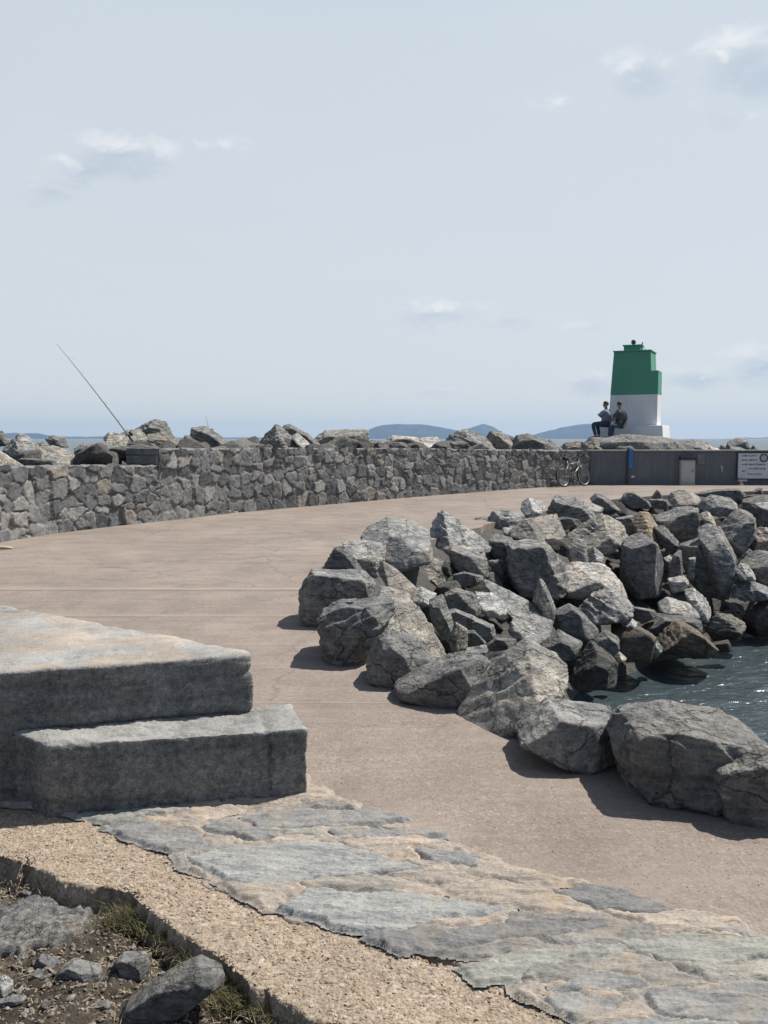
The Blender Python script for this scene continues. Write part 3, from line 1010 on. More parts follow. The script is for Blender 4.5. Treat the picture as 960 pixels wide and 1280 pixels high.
rock('A', [(450, 205), (590, 190), (745, 205), (755, 240), (735, 380), (680, 420), (600, 400), (540, 250)], 'squared block with a pale flat slab top beside the small triangular rock', z=-0.1, t=0.42, col=0.36, T=0.3, strata=0.03, push=0.3, fr=[(0.1, -0.05, 1.0)])
rock('A', [(588, 190), (605, 122), (720, 85), (765, 40), (900, 50), (1040, 120), (1075, 190), (1072, 280), (960, 330), (850, 350), (700, 330)], 'long dark faced slab with a pale craggy top at the rear of the path edge', z=-0.1, t=0.5, col=0.3, T=0.7, fr=[(-0.2, 0.0, 1.0)])
rock('A', [(690, 420), (745, 335), (830, 380), (960, 500), (1060, 640), (900, 600), (760, 500)], 'tan tilted slab leaning down under the long dark faced slab', z=-0.2, t=0.8, col=0.3, tint=TAN, T=0.3, push=0.5, fr=[(0.2, 0.9, 1.0)])
rock('B', [(0, 440), (60, 400), (180, 405), (280, 430), (330, 500), (390, 600), (320, 640), (220, 600), (60, 520)], 'tan uneven rock below the craggy pale peak', t=0.7, col=0.29, tint=TAN, strata=0.04)
rock('B', [(215, 200), (240, 150), (290, 95), (340, 140), (430, 200), (520, 265), (580, 300), (610, 360), (590, 410), (460, 430), (330, 400), (270, 380), (215, 280)], 'pale craggy rock rising to a peak on its left side', t=0.75, col=0.35, strata=0.06, T=0.55, Y=13.9, fr=[(0.4, 0.55, 1.0), (-0.7, 0.4, 1.0)])
rock('B', [(320, 360), (350, 330), (440, 400), (575, 405), (585, 540), (520, 560), (400, 510), (350, 470)], 'dark square ended block right below the craggy pale peak', t=0.15, col=0.21, Y=12.9)
rock('B', [(590, 430), (680, 425), (712, 480), (705, 575), (590, 560)], 'plain dark block wedged left of the big leaning boulder', t=0.08, col=0.18, Y=13.6)
rock('B', [(355, 525), (430, 505), (555, 535), (545, 575), (470, 615), (370, 600)], 'dark flat bottomed rock with a thin pale upper edge', t=0.12, col=0.2, Y=12.2)
rock('F', [(385, 90), (430, 75), (560, 140), (660, 190), (750, 260), (870, 350), (800, 410), (750, 450), (690, 420), (560, 290), (540, 200)], 'long slab with a pale upper edge slanting down from left to right', t=0.4, col=0.27, T=0.45, Y=11.6, fr=[(-0.2, 0.05, 1.0), (0.3, 0.8, 1.25)])
rock('C', [(-25, 420), (20, 395), (205, 400), (265, 450), (335, 560), (385, 690), (330, 775), (200, 790), (60, 760), (-25, 640)], 'big leaning dark boulder with a broad flat face and a light right flank', t=0.04, col=0.22, T=0.6, Y=13.6, fr=[(-0.15, -0.05, 1.0)])
rock('B', [(590, 280), (640, 255), (750, 285), (790, 370), (740, 560), (640, 460), (600, 360)], 'dark shelf of rock on the left of the big leaning boulder', t=0.15, col=0.19, Y=14.4)
rock('F', [(700, 200), (745, 60), (775, 90), (838, 240), (825, 320), (750, 290)], 'thin upright pointed stone in front of the big leaning boulder', t=0.1, col=0.26, Y=11.9, fr=[(0.6, 0.1, 1.0)])
rock('C', [(345, 580), (405, 550), (590, 555), (640, 590), (710, 635), (765, 720), (775, 800), (640, 800), (480, 800), (350, 780), (325, 740)], 'block with a broad flat pale top in the middle of the slope', t=0.5, col=0.38, tint=(1.04, 0.98, 0.92), T=0.65, Y=14.3, strata=0.0, fr=[(-0.1, -0.12, 1.0)])
rock('G', [(145, 175), (210, 110), (280, 80), (330, 110), (405, 190), (340, 230), (250, 240), (190, 240)], 'rounded pale grey rock right below the flat pale topped block', t=0.5, col=0.32, Y=13.2, T=0.45, fr=[(-0.2, 0.3, 1.0), (0.5, 0.2, 1.0)])
rock('C', [(372, 445), (440, 390), (490, 410), (512, 550), (400, 570), (368, 510)], 'small upright grey block behind the flat pale topped block', t=0.1, col=0.25, Y=15.2)
rock('C', [(500, 490), (540, 440), (615, 500), (610, 560), (510, 565)], 'small light chunk beside the small upright grey block', t=0.5, col=0.3, Y=15.4)
rock('C', [(365, 370), (470, 300), (600, 225), (720, 285), (770, 370), (700, 490), (560, 490), (400, 420)], 'wide tan topped boulder in the upper middle of the slope', t=0.62, col=0.3, tint=TAN, T=0.75, Y=16.6, strata=0.03, fr=[(-0.1, -0.05, 1.0)])
rock('C', [(235, 220), (290, 105), (390, 120), (450, 130), (530, 200), (565, 255), (450, 300), (290, 275)], 'rough grey boulder on the brow of the slope beside the path', t=0.35, col=0.26, Y=18.4)
rock('C', [(430, 135), (500, 140), (612, 185), (600, 215), (520, 215)], 'narrow pale stone lying against the rough grey boulder', t=0.6, col=0.38, Y=18.9)
rock('C', [(525, 125), (560, 90), (620, 105), (690, 185), (740, 215), (620, 200), (540, 150)], 'low dark grey stone at the path edge, left of the lone dark one', t=0.2, col=0.2, Y=20.6)
rock('C', [(722, 135), (760, 85), (810, 85), (935, 165), (920, 190), (800, 190)], 'lone dark flat faced stone lying at the far path edge', t=0.05, col=0.18, Y=22.6, fr=[(-0.1, -0.05, 1.0)])
rock('C', [(72, 150), (110, 118), (200, 145), (232, 200), (180, 235), (110, 260), (60, 200)], 'whitish knobbly stone on the brow of the slope', t=0.6, col=0.4, Y=17.6)
rock('B', [(450, 190), (510, 145), (600, 140), (620, 200), (520, 255)], 'dark low stone at the path edge behind the craggy pale peak', t=0.15, col=0.18, Y=17.0)
rock('B', [(590, 150), (620, 100), (730, 95), (835, 140), (800, 200), (760, 240), (680, 220), (600, 220)], 'streaked grey rock between the craggy pale peak and the whitish stone', t=0.55, col=0.29, strata=0.05, Y=16.6)
rock('B', [(680, 215), (760, 200), (812, 250), (790, 285), (700, 270)], 'small light stone in front of the streaked grey rock', t=0.6, col=0.36, Y=15.8)
rock('C', [(-10, 340), (90, 260), (290, 228), (300, 290), (340, 330), (372, 395), (300, 400), (100, 400), (0, 400)], 'low tan flat rock behind the big leaning boulder', t=0.85, col=0.29, tint=TAN, Y=15.4, T=0.6)
rock('C', [(280, 270), (330, 245), (450, 265), (470, 310), (350, 330), (290, 310)], 'dark stone in the hollow behind the wide tan topped boulder', t=0.1, col=0.16, Y=17.4)
rock('C', [(690, 255), (800, 235), (835, 290), (810, 370), (740, 350)], 'plain grey stone between the tan topped boulder and the ochre one', t=0.12, col=0.22, Y=18.0)
rock('D', [(70, 250), (110, 215), (170, 220), (195, 310), (255, 420), (310, 450), (230, 460), (130, 400), (70, 310)], 'ochre stained rock slanting down above the tall dark block', t=0.6, col=0.32, tint=(1.18, 0.98, 0.72), Y=17.2)
rock('D', [(0, 405), (100, 358), (220, 430), (255, 560), (245, 770), (40, 800), (-25, 640)], 'tall dark square block under the ochre stained rock', t=0.14, col=0.2, tint=(0.98, 0.98, 1.02), T=0.7, Y=15.9, fr=[(-0.1, 0.0, 1.0)])
rock('D', [(193, 245), (340, 185), (490, 183), (502, 280), (490, 370), (400, 430), (300, 380), (240, 300)], 'big dark flat faced boulder below the far path edge', t=0.08, col=0.21, T=0.7, Y=18.3, fr=[(0.1, -0.05, 1.0)])
rock('D', [(200, 315), (270, 308), (310, 370), (382, 430), (320, 500), (240, 420)], 'small slanted dark stone under the big flat faced boulder', t=0.3, col=0.22, Y=17.0)
rock('D', [(375, 430), (490, 395), (555, 480), (565, 700), (500, 745), (440, 680), (375, 520)], 'dark upright block left of the tall veined boulder', t=0.06, col=0.18, Y=16.6, T=0.5)
rock('D', [(262, 522), (300, 502), (343, 535), (335, 556), (290, 552)], 'small bright white stone perched beside the tall dark square block', t=0.7, col=0.6, Y=15.9, name='stone', cat='stone')
rock('D', [(335, 495), (382, 462), (395, 650), (295, 690), (298, 560)], 'narrow purplish upright stone below the small bright white one', t=0.08, col=0.22, tint=(1.05, 0.97, 1.0), Y=15.8)
rock('D', [(432, 520), (478, 515), (470, 660), (425, 665)], 'thin pale upright stone beside the narrow purplish one', t=0.1, col=0.3, Y=16.0)
rock('D', [(290, 655), (400, 640), (440, 680), (400, 740), (320, 750)], 'pale chipped stone at the foot of the thin upright stones', t=0.4, col=0.33, Y=15.2)
rock('D', [(490, 330), (560, 298), (640, 318), (695, 380), (745, 500), (745, 630), (695, 790), (620, 750), (560, 660), (545, 450)], 'tall upright boulder with pale veins on its face', t=0.3, col=0.23, T=0.6, Y=16.3, fr=[(0.6, 0.1, 0.9), (-0.5, 0.0, 0.95)])
rock('D', [(508, 228), (550, 208), (592, 235), (590, 275), (622, 335), (545, 300)], 'small pale capped stone on top of the tall veined boulder', t=0.5, col=0.38, tint=TAN, Y=17.3)
rock('D', [(498, 185), (530, 130), (580, 98), (700, 120), (775, 180), (720, 230), (600, 235)], 'rounded grey boulder on the brow of the far slope', t=0.5, col=0.29, Y=19.8)
rock('D', [(630, 320), (700, 240), (760, 198), (830, 220), (872, 260), (875, 380), (800, 490), (760, 510), (690, 420)], 'pale capped dark boulder right of the tall veined one', t=0.22, col=0.24, T=0.7, Y=17.8)
rock('D', [(290, 115), (320, 80), (410, 63), (522, 120), (490, 185), (340, 190)], 'tan rounded rock at the far path edge', t=0.75, col=0.33, tint=TAN, Y=21.6)
rock('D', [(183, 112), (220, 63), (248, 90), (255, 130), (200, 130)], 'small pointed dark stone standing at the far path edge', t=0.1, col=0.18, Y=22.8)
rock('D', [(165, 128), (250, 128), (300, 155), (290, 200), (195, 190)], 'dark low stone in front of the tan rounded rock', t=0.12, col=0.16, Y=20.6)
rock('D', [(450, 92), (600, 63), (760, 58), (810, 100), (780, 135), (560, 118)], 'long flat dark slab below the notice board', t=0.15, col=0.17, Y=22.6)
rock('D', [(848, 78), (915, 43), (932, 95), (870, 95)], 'small pointed stone at the path edge below the notice board', t=0.2, col=0.2, Y=24.4, name='stone', cat='stone')
rock('D', [(790, 135), (870, 112), (1020, 108), (1030, 330), (880, 315), (790, 230)], 'large dark boulder against the right side of the view', t=0.05, col=0.18, Y=20.4, T=0.8)
rock('D', [(845, 158), (960, 148), (1030, 160), (1030, 215), (940, 205)], 'flat pale topped stone lying on the large dark boulder', t=0.7, col=0.38, Y=19.3)
rock('D', [(825, 440), (870, 385), (880, 330), (920, 318), (1030, 340), (1030, 490), (900, 495)], 'reddish tan broken rock at the right side of the view', t=0.45, col=0.3, tint=(1.1, 0.95, 0.88), Y=17.6, strata=0.04)
rock('D', [(765, 530), (880, 470), (1030, 490), (1030, 720), (880, 690), (780, 590)], 'broad dark boulder under the reddish tan broken rock', t=0.06, col=0.19, Y=16.9, T=0.8)
rock('D', [(735, 595), (780, 558), (830, 570), (888, 650), (870, 675), (760, 665)], 'smooth pale egg shaped stone right of the tall veined boulder', t=0.7, col=0.4, Y=15.8)
rock('D', [(725, 760), (760, 690), (850, 668), (960, 720), (1020, 790), (880, 800), (800, 810)], 'wavy grey purple ledge of rock above the waterline', t=0.6, col=0.27, strata=0.05, Y=15.8)
rock('G', [(850, 235), (880, 150), (940, 100), (1040, 110), (1040, 290), (870, 290)], 'very dark boulder at the waterline by the right side of the view', t=0.08, col=0.12, Y=16.0, T=0.6)
rock('G', [(490, 150), (530, 123), (640, 155), (668, 215), (600, 215), (500, 200)], 'flat pale slab on a dark boulder above the water', t=0.8, col=0.36, Y=14.6)
rock('G', [(600, 100), (640, 83), (692, 130), (722, 190), (700, 235), (660, 215), (620, 150)], 'pale slab leaning to the right beside the flat pale slab', t=0.65, col=0.37, Y=14.9)
rock('G', [(405, 245), (480, 195), (600, 200), (670, 220), (675, 275), (520, 300), (430, 285)], 'dark boulder carrying the flat pale slab', t=0.1, col=0.15, Y=14.3, T=0.5)
rock('G', [(475, 310), (560, 230), (590, 228), (650, 265), (745, 345), (735, 380), (640, 385), (510, 360)], 'brown weed stained boulder sloping into the water', t=0.35, col=0.14, tint=(1.1, 0.95, 0.8), Y=13.6, T=0.55)
rock('G', [(290, 245), (320, 215), (410, 250), (478, 295), (455, 400), (340, 400), (295, 350)], 'dark brown round boulder standing in the water', t=0.15, col=0.13, tint=(1.1, 0.95, 0.85), Y=13.2, T=0.5)
rock('G', [(327, 232), (370, 211), (408, 240), (385, 260), (340, 250)], 'small white stone lying on the dark brown round boulder', t=0.7, col=0.55, Y=13.0, name='stone', cat='stone')
rock('G', [(215, 300), (262, 268), (322, 300), (322, 355), (290, 395), (230, 350)], 'grey round stone left of the dark brown boulder in the water', t=0.3, col=0.2, Y=12.4)
rock('G', [(40, 190), (110, 153), (150, 180), (228, 260), (225, 320), (110, 285), (50, 250)], 'dark wedge with a pale right edge below the rounded pale grey rock', t=0.18, col=0.21, Y=12.0)
rock('G', [(-10, 320), (70, 268), (165, 320), (140, 380), (60, 410), (0, 360)], 'dark lumpy rock behind the cream topped boulder', t=0.3, col=0.18, Y=10.6)
rock('G', [(115, 480), (150, 380), (200, 313), (272, 360), (315, 410), (305, 515), (130, 520)], 'wet black pointed boulder nearest in the water', t=0.25, col=0.09, Y=11.1, T=0.4)
rock('G', [(298, 375), (320, 356), (365, 395), (310, 408)], 'small pale stone at the waterline by the wet black boulder', t=0.6, col=0.38, Y=12.4, name='stone', cat='stone')
rock('G', [(450, 388), (480, 308), (514, 350), (485, 385)], 'small pale upright stone at the waterline between two brown boulders', t=0.4, col=0.4, Y=13.3, name='stone', cat='stone')
rock('G', [(690, 255), (740, 198), (800, 200), (872, 245), (835, 310), (730, 310)], 'brown rock beside the very dark boulder at the waterline', t=0.45, col=0.2, tint=TAN, Y=14.8)
rock('G', [(695, 325), (790, 308), (810, 360), (720, 365)], 'low wet black stone almost level with the water', t=0.2, col=0.08, Y=14.0, name='stone', cat='stone')
rock('G', [(375, 165), (470, 180), (490, 205), (420, 240), (385, 200)], 'dark stone in the gap right of the rounded pale grey rock', t=0.1, col=0.16, Y=14.2)
rock('F', [(352, 150), (380, 148), (450, 150), (545, 220), (550, 275), (430, 305), (380, 240)], 'whitish grooved rock in the middle of the near slope', t=0.75, col=0.42, strata=0.05, Y=11.2)
rock('F', [(172, 155), (240, 123), (350, 150), (390, 230), (380, 290), (290, 290), (185, 260)], 'dark angular rock left of the whitish grooved one', t=0.18, col=0.2, Y=11.0)
rock('F', [(185, 260), (240, 248), (460, 340), (475, 425), (430, 440), (350, 400), (200, 310)], 'dark flat faced slab in front of the whitish grooved rock', t=0.12, col=0.2, Y=10.2, fr=[(-0.1, 0.1, 1.0)])
rock('F', [(300, 380), (350, 375), (425, 450), (340, 485), (300, 460)], 'small dark rock below the dark flat faced slab', t=0.12, col=0.18, Y=9.4)
rock('F', [(555, 395), (580, 310), (650, 308), (745, 400), (752, 465), (650, 450)], 'pale folded rock behind the cream topped boulder', t=0.65, col=0.34, strata=0.05, Y=9.9)
rock('F', [(195, 420), (240, 325), (312, 370), (308, 480), (220, 515)], 'khaki upright wedge standing among the near boulders', t=0.1, col=0.27, tint=TAN, Y=8.6, fr=[(0.5, 0.2, 1.0)])
rock('F', [(80, 195), (160, 158), (192, 250), (225, 330), (195, 450), (130, 380), (85, 290)], 'grey green upright slab left of the khaki wedge', t=0.15, col=0.23, tint=(0.98, 1.0, 0.93), Y=9.2)
rock('F', [(-15, 130), (30, 115), (135, 160), (85, 230), (-10, 220)], 'pale sloping stone above the grey green upright slab', t=0.75, col=0.35, Y=9.9)
rock('F', [(425, 460), (480, 418), (605, 428), (580, 490), (450, 500)], 'dark low rock just behind the cream topped boulder', t=0.15, col=0.17, Y=8.7)
rock('F', [(300, 480), (420, 460), (430, 500), (390, 545), (310, 540)], 'pale small rock squeezed between the cream topped boulder and the khaki wedge', t=0.6, col=0.33, Y=7.9)

# --- sea side, above the wall
SEA = 'beyond the wall'
rock('W1', [(-60, 290), (0, 253), (60, 290), (145, 345), (-60, 345)], 'smooth pale rock at the far left just above the low wall', Y=15.2, t=0.7, col=0.33, tint=TAN)
rock('W1', [(20, 232), (100, 168), (140, 180), (180, 240), (255, 290), (180, 315), (100, 300), (30, 270)], 'pale pyramid shaped boulder above the low wall', Y=16.4, t=0.4, col=0.3, fr=[(-0.6, 0.2, 0.9), (0.7, 0.3, 0.9)])
rock('W1', [(60, 330), (110, 290), (200, 300), (270, 300), (300, 345), (80, 345)], 'dark stone in the gap under the pale pyramid boulder', Y=15.8, t=0.1, col=0.13)
rock('W1', [(225, 195), (260, 176), (320, 188), (342, 235), (260, 240)], 'small dark hump beyond the pale pyramid boulder', Y=18.6, t=0.2, col=0.2)
rock('W1', [(185, 215), (290, 235), (400, 285), (435, 345), (260, 345), (180, 280)], 'tan sloping slab right of the pale pyramid boulder', Y=16.6, t=0.8, col=0.31, tint=TAN)
rock('W1', [(-40, 175), (10, 153), (48, 200), (30, 230), (-40, 230)], 'dark rock at the very left edge above the wall', Y=17.6, t=0.2, col=0.18)
rock('W1', [(400, 310), (440, 222), (480, 240), (525, 290), (500, 345), (420, 345)], 'dark wedge with a pale edge above the end of the low wall', Y=16.9, t=0.1, col=0.18, fr=[(-0.3, 0.1, 1.0)])
rock('W1', [(360, 250), (420, 213), (445, 260), (400, 300)], 'small tan stone behind the dark wedge with a pale edge', Y=18.4, t=0.6, col=0.3, tint=TAN)
rock('W1', [(440, 232), (520, 208), (605, 250), (605, 335), (500, 330)], 'grey boulder behind the stepped end of the tall wall', Y=18.2, t=0.4, col=0.26)
rock('W1', [(452, 315), (500, 288), (575, 325), (575, 345), (460, 345)], 'low pale stone in front of the stepped end of the tall wall', Y=16.9, t=0.8, col=0.34)
rock('W1', [(505, 198), (550, 158), (620, 178), (655, 240), (560, 250)], 'cream lumpy rock at the foot of the tall fishing rod', Y=19.6, t=0.6, col=0.37, tint=TAN)
rock('W1', [(590, 175), (640, 150), (700, 148), (742, 200), (725, 260), (630, 260)], 'grey tan rock right of the foot of the tall fishing rod', Y=20.4, t=0.5, col=0.3, tint=TAN)
rock('W1', [(668, 152), (720, 118), (770, 97), (825, 108), (852, 155), (855, 200), (760, 210)], 'highest rounded dark rock above the tall wall on the left', Y=21.8, t=0.35, col=0.23)
rock('W1', [(680, 235), (740, 172), (850, 168), (925, 240), (900, 262), (700, 262)], 'broad brown grey rock below the highest rounded one', Y=20.6, t=0.45, col=0.25, tint=TAN)
rock('W2', [(-5, 200), (3, 138), (25, 138), (90, 195), (70, 215)], 'small dark pointed stone right of the broad brown grey rock', Y=20.6, t=0.1, col=0.17)
rock('W2', [(36, 165), (38, 97), (110, 96), (160, 125), (245, 190), (200, 218), (55, 218)], 'dark slanting boulder near the short fishing rod', Y=21.6, t=0.15, col=0.19, fr=[(0.1, 0.1, 1.0)])
rock('W2', [(205, 180), (270, 163), (335, 190), (350, 218), (200, 218)], 'low pale stones behind the wall right of the slanting dark boulder', Y=23, t=0.7, col=0.34)
rock('W2', [(372, 185), (410, 130), (460, 84), (490, 98), (505, 130), (625, 215), (380, 215)], 'peaked grey boulder split from its dark neighbour', Y=23.2, t=0.35, col=0.26, strata=0.03)
rock('W2', [(498, 90), (530, 82), (620, 130), (690, 190), (670, 215), (560, 190), (500, 130)], 'dark leaning slab beside the peaked grey boulder', Y=24.6, t=0.1, col=0.17)
rock('W2', [(535, 145), (570, 124), (600, 160), (670, 218), (590, 218)], 'thin pale splinter of rock in front of the dark leaning slab', Y=23.0, t=0.4, col=0.35)
rock('W2', [(652, 155), (710, 113), (760, 125), (830, 108), (915, 108), (922, 150), (890, 215), (700, 215), (660, 200)], 'large blocky boulder with a streaked face above the middle of the wall', Y=25.6, t=0.3, col=0.28, tint=(1.03, 0.98, 0.93), strata=0.03)
rock('W3', [(55, 165), (63, 124), (120, 124), (135, 165)], 'small grey block right of the large blocky boulder', Y=26.8, t=0.2, col=0.24)
rock('W3', [(105, 140), (150, 104), (200, 106), (250, 112), (250, 165), (120, 165)], 'low cream boulder below the flat topped far hill', Y=29.6, t=0.8, col=0.46, tint=(1.05, 0.98, 0.9))
rock('W3', [(215, 140), (260, 112), (320, 109), (342, 150), (330, 165), (220, 165)], 'broad whitish boulder below the right slope of the flat topped hill', Y=30.6, t=0.8, col=0.47, tint=(1.04, 0.98, 0.92))
rock('W3', [(235, 158), (265, 130), (332, 134), (335, 168), (240, 168)], 'bright white stone just above the wall top', Y=28.4, t=0.5, col=0.55)
rock('W3', [(332, 158), (370, 100), (420, 81), (480, 100), (522, 130), (540, 168), (340, 168)], 'grey humped boulder above the wall under the small pointed hill', Y=29.2, t=0.4, col=0.25)
rock('W3', [(503, 112), (520, 87), (560, 89), (604, 130), (590, 165), (520, 165)], 'squarish brown grey stone right of the grey humped boulder', Y=30.2, t=0.3, col=0.25, tint=TAN)
rock('W3', [(585, 160), (620, 104), (660, 97), (720, 115), (775, 155), (770, 168), (590, 168)], 'dark rounded hump above the wall in front of the long far hill', Y=30.8, t=0.2, col=0.18)
rock('W3', [(690, 160), (740, 117), (790, 155), (790, 168), (690, 168)], 'smaller dark hump beside the dark rounded one', Y=31.4, t=0.2, col=0.17)
rock('W3', [(775, 158), (800, 130), (860, 124), (900, 168), (780, 168)], 'low brown rock left of the seated people', Y=32.4, t=0.4, col=0.24, tint=TAN)
rock('L', [(110, 580), (150, 545), (205, 503), (320, 499), (480, 503), (545, 513), (600, 550), (600, 590), (110, 590)], 'wide dark mound of rock carrying the beacon', Y=32.0, t=0.25, T=1.3, col=0.2, amp=0.05, strata=0.02, sub=6, fr=[(-0.15, 0.35, 1.0), (0.3, 0.6, 1.05)])
rock('L', [(140, 575), (170, 530), (215, 512), (260, 530), (290, 575)], 'brownish rock in front of the feet of the seated people', Y=31.0, t=0.5, col=0.2, tint=TAN)
rock('L', [(250, 575), (290, 522), (350, 512), (400, 535), (420, 575)], 'dark jagged rock in front of the white plinth', Y=30.9, t=0.4, col=0.18, strata=0.04)
rock('L', [(470, 570), (490, 523), (530, 518), (560, 540), (570, 570)], 'small light rock below the right end of the white plinth', Y=31.2, t=0.6, col=0.3)
rock('L', [(530, 575), (560, 520), (640, 510), (712, 530), (730, 575)], 'grey lumpy rock right of the beacon plinth', Y=32.6, t=0.5, col=0.27)
rock('L', [(400, 560), (440, 525), (520, 530), (560, 575), (400, 575)], 'brown low rock in front of the beacon plinth', Y=31.6, t=0.5, col=0.24, tint=TAN)
rock('L', [(680, 575), (712, 541), (750, 552), (770, 575)], 'small pinkish pale stone above the dark wall', Y=31.0, t=0.7, col=0.42, tint=(1.08, 0.95, 0.92))
rock('L', [(735, 572), (760, 535), (800, 530), (830, 575)], 'low grey stone between the pinkish one and the two stacked rocks', Y=32.4, t=0.5, col=0.27)
rock('L', [(780, 555), (790, 520), (830, 504), (868, 509), (885, 548), (860, 575), (800, 575)], 'upper dark rock of a stacked pair above the notice board', Y=32.0, t=0.35, col=0.22)
rock('L', [(785, 576), (800, 541), (840, 545), (878, 562), (880, 580)], 'lower rock with a pale streak of the stacked pair above the dark wall', Y=31.2, t=0.4, col=0.28)
rock('L', [(870, 578), (895, 536), (922, 555), (930, 580)], 'small dark rock above the left end of the notice board', Y=31.4, t=0.2, col=0.18)

# --- small rubble filling the gaps of the bank
protos = []
for k in range(8):
    pl = []
    for i in range(13):
        z_ = 1 - 2 * (i + 0.5) / 13
        th = i * 2.399 + k
        n = Vector((math.sqrt(1 - z_ * z_) * math.cos(th) + random.uniform(-.3, .3), math.sqrt(1 - z_ * z_) * math.sin(th) + random.uniform(-.3, .3), z_ + random.uniform(-.3, .3))).normalized()
        pl.append((tuple(n), random.uniform(0.6, 1.0)))
    P, f = poly_body(pl, 4, 40, 300 + k, 0.035, 1.0, 0.0)
    protos.append(np_mesh('rubble_stone', P, f))
    protos[-1].materials.append(M['rock'])
cnt = 0
rs = random.Random(5)
RUB = []
while cnt < 295:
    x, y = rs.uniform(0.0, 14), rs.uniform(5, 27)
    s = float(poly_signed(EDGE_NP, np.array([x]), np.array([y]))[0])
    pxl = 480 + x / y * FPX
    if not (0.55 < s < (2.7 if y < 13 else 4.2)) or pxl > 990:
        continue
    z = float(terrain_h(x, y)[0])
    if 548 + (CAM_Z - z) / y * FPX > 812 and pxl > 705:
        continue
    o = bpy.data.objects.new('rubble_stone', protos[cnt % 8])
    COL.objects.link(o)
    k = rs.uniform(0.10, 0.34)
    o.scale = (k * rs.uniform(0.8, 1.4), k * rs.uniform(0.8, 1.2), k * rs.uniform(0.6, 0.9))
    o.rotation_euler = (rs.uniform(-0.4, 0.4), rs.uniform(-0.4, 0.4), rs.uniform(0, 6.3))
    o.location = (x, y, z + 0.05)
    b_ = rs.uniform(0.11, 0.22)
    o.color = (b_, b_ * 0.98, b_ * 0.95, 1)
    props(o, 'small rubble stone wedged in the gaps between the boulders of the bank', 'stone', 'rubble stones in the gaps of the bank')
    RUB.append(o)
    cnt += 1
# boulders carrying the pile on beyond the right side of the view
rs = random.Random(21)
for k, (x, y, r) in enumerate(((2.15, 3.0, 0.42), (2.35, 2.2, 0.5), (2.75, 1.3, 0.46), (3.15, 0.4, 0.5), (3.6, -0.6, 0.5), (3.0, 2.9, 0.55), (3.4, 1.9, 0.6), (3.9, 0.8, 0.6),
                               (11.5, 24.6, 0.7), (12.8, 25.4, 0.6), (14.2, 26.2, 0.7), (15.6, 26.4, 0.65), (12.4, 23.4, 0.8), (13.9, 24.4, 0.8), (15.4, 25.0, 0.8), (13.2, 22.2, 0.8), (17.0, 26.2, 0.7), (16.8, 24.6, 0.8))):
    o = bpy.data.objects.new('boulder', protos[k % 8])
    COL.objects.link(o)
    o.scale = (r * rs.uniform(0.9, 1.2), r * rs.uniform(0.8, 1.0), r * rs.uniform(0.65, 0.85))
    o.rotation_euler = (rs.uniform(-0.3, 0.3), rs.uniform(-0.3, 0.3), rs.uniform(0, 6.3))
    o.location = (x, y, float(terrain_h(x, y)[0]) + r * 0.45)
    b_ = rs.uniform(0.18, 0.30)
    o.color = (b_, b_ * 0.99, b_ * 0.97, 1)
    props(o, 'grey boulder of the pile beyond the right side of the view', 'boulder', 'boulders beyond the right side of the view')
# rubble behind the wall
rs = random.Random(9)
cnt = 0
while cnt < 130:
    i = rs.randrange(len(wall_curve) - 1)
    a = wall_curve[i]
    if a[1] < 12.5: continue
    d = wall_curve[i + 1] - a
    d = d / np.linalg.norm(d)
    nrm = np.array([-d[1], d[0]])
    q = a + nrm * rs.uniform(1.15, 4.0)
    o = bpy.data.objects.new('filling_stone', protos[cnt % 8])
    COL.objects.link(o)
    k = rs.uniform(0.24, 0.44)
    o.scale = (k * rs.uniform(0.8, 1.4), k, k * rs.uniform(0.5, 0.8))
    o.rotation_euler = (rs.uniform(-0.3, 0.3), rs.uniform(-0.3, 0.3), rs.uniform(0, 6.3))
    o.location = (q[0], q[1], (0.95 if a[1] < 17.2 else 1.06) + rs.uniform(0, 0.22))
    b_ = rs.uniform(0.15, 0.26)
    o.color = (b_, b_ * 0.98, b_ * 0.95, 1)
    props(o, 'low filling stone lying between the sea side boulders behind the wall', 'stone', 'filling stones behind the wall')
    RUB.append(o)
    cnt += 1

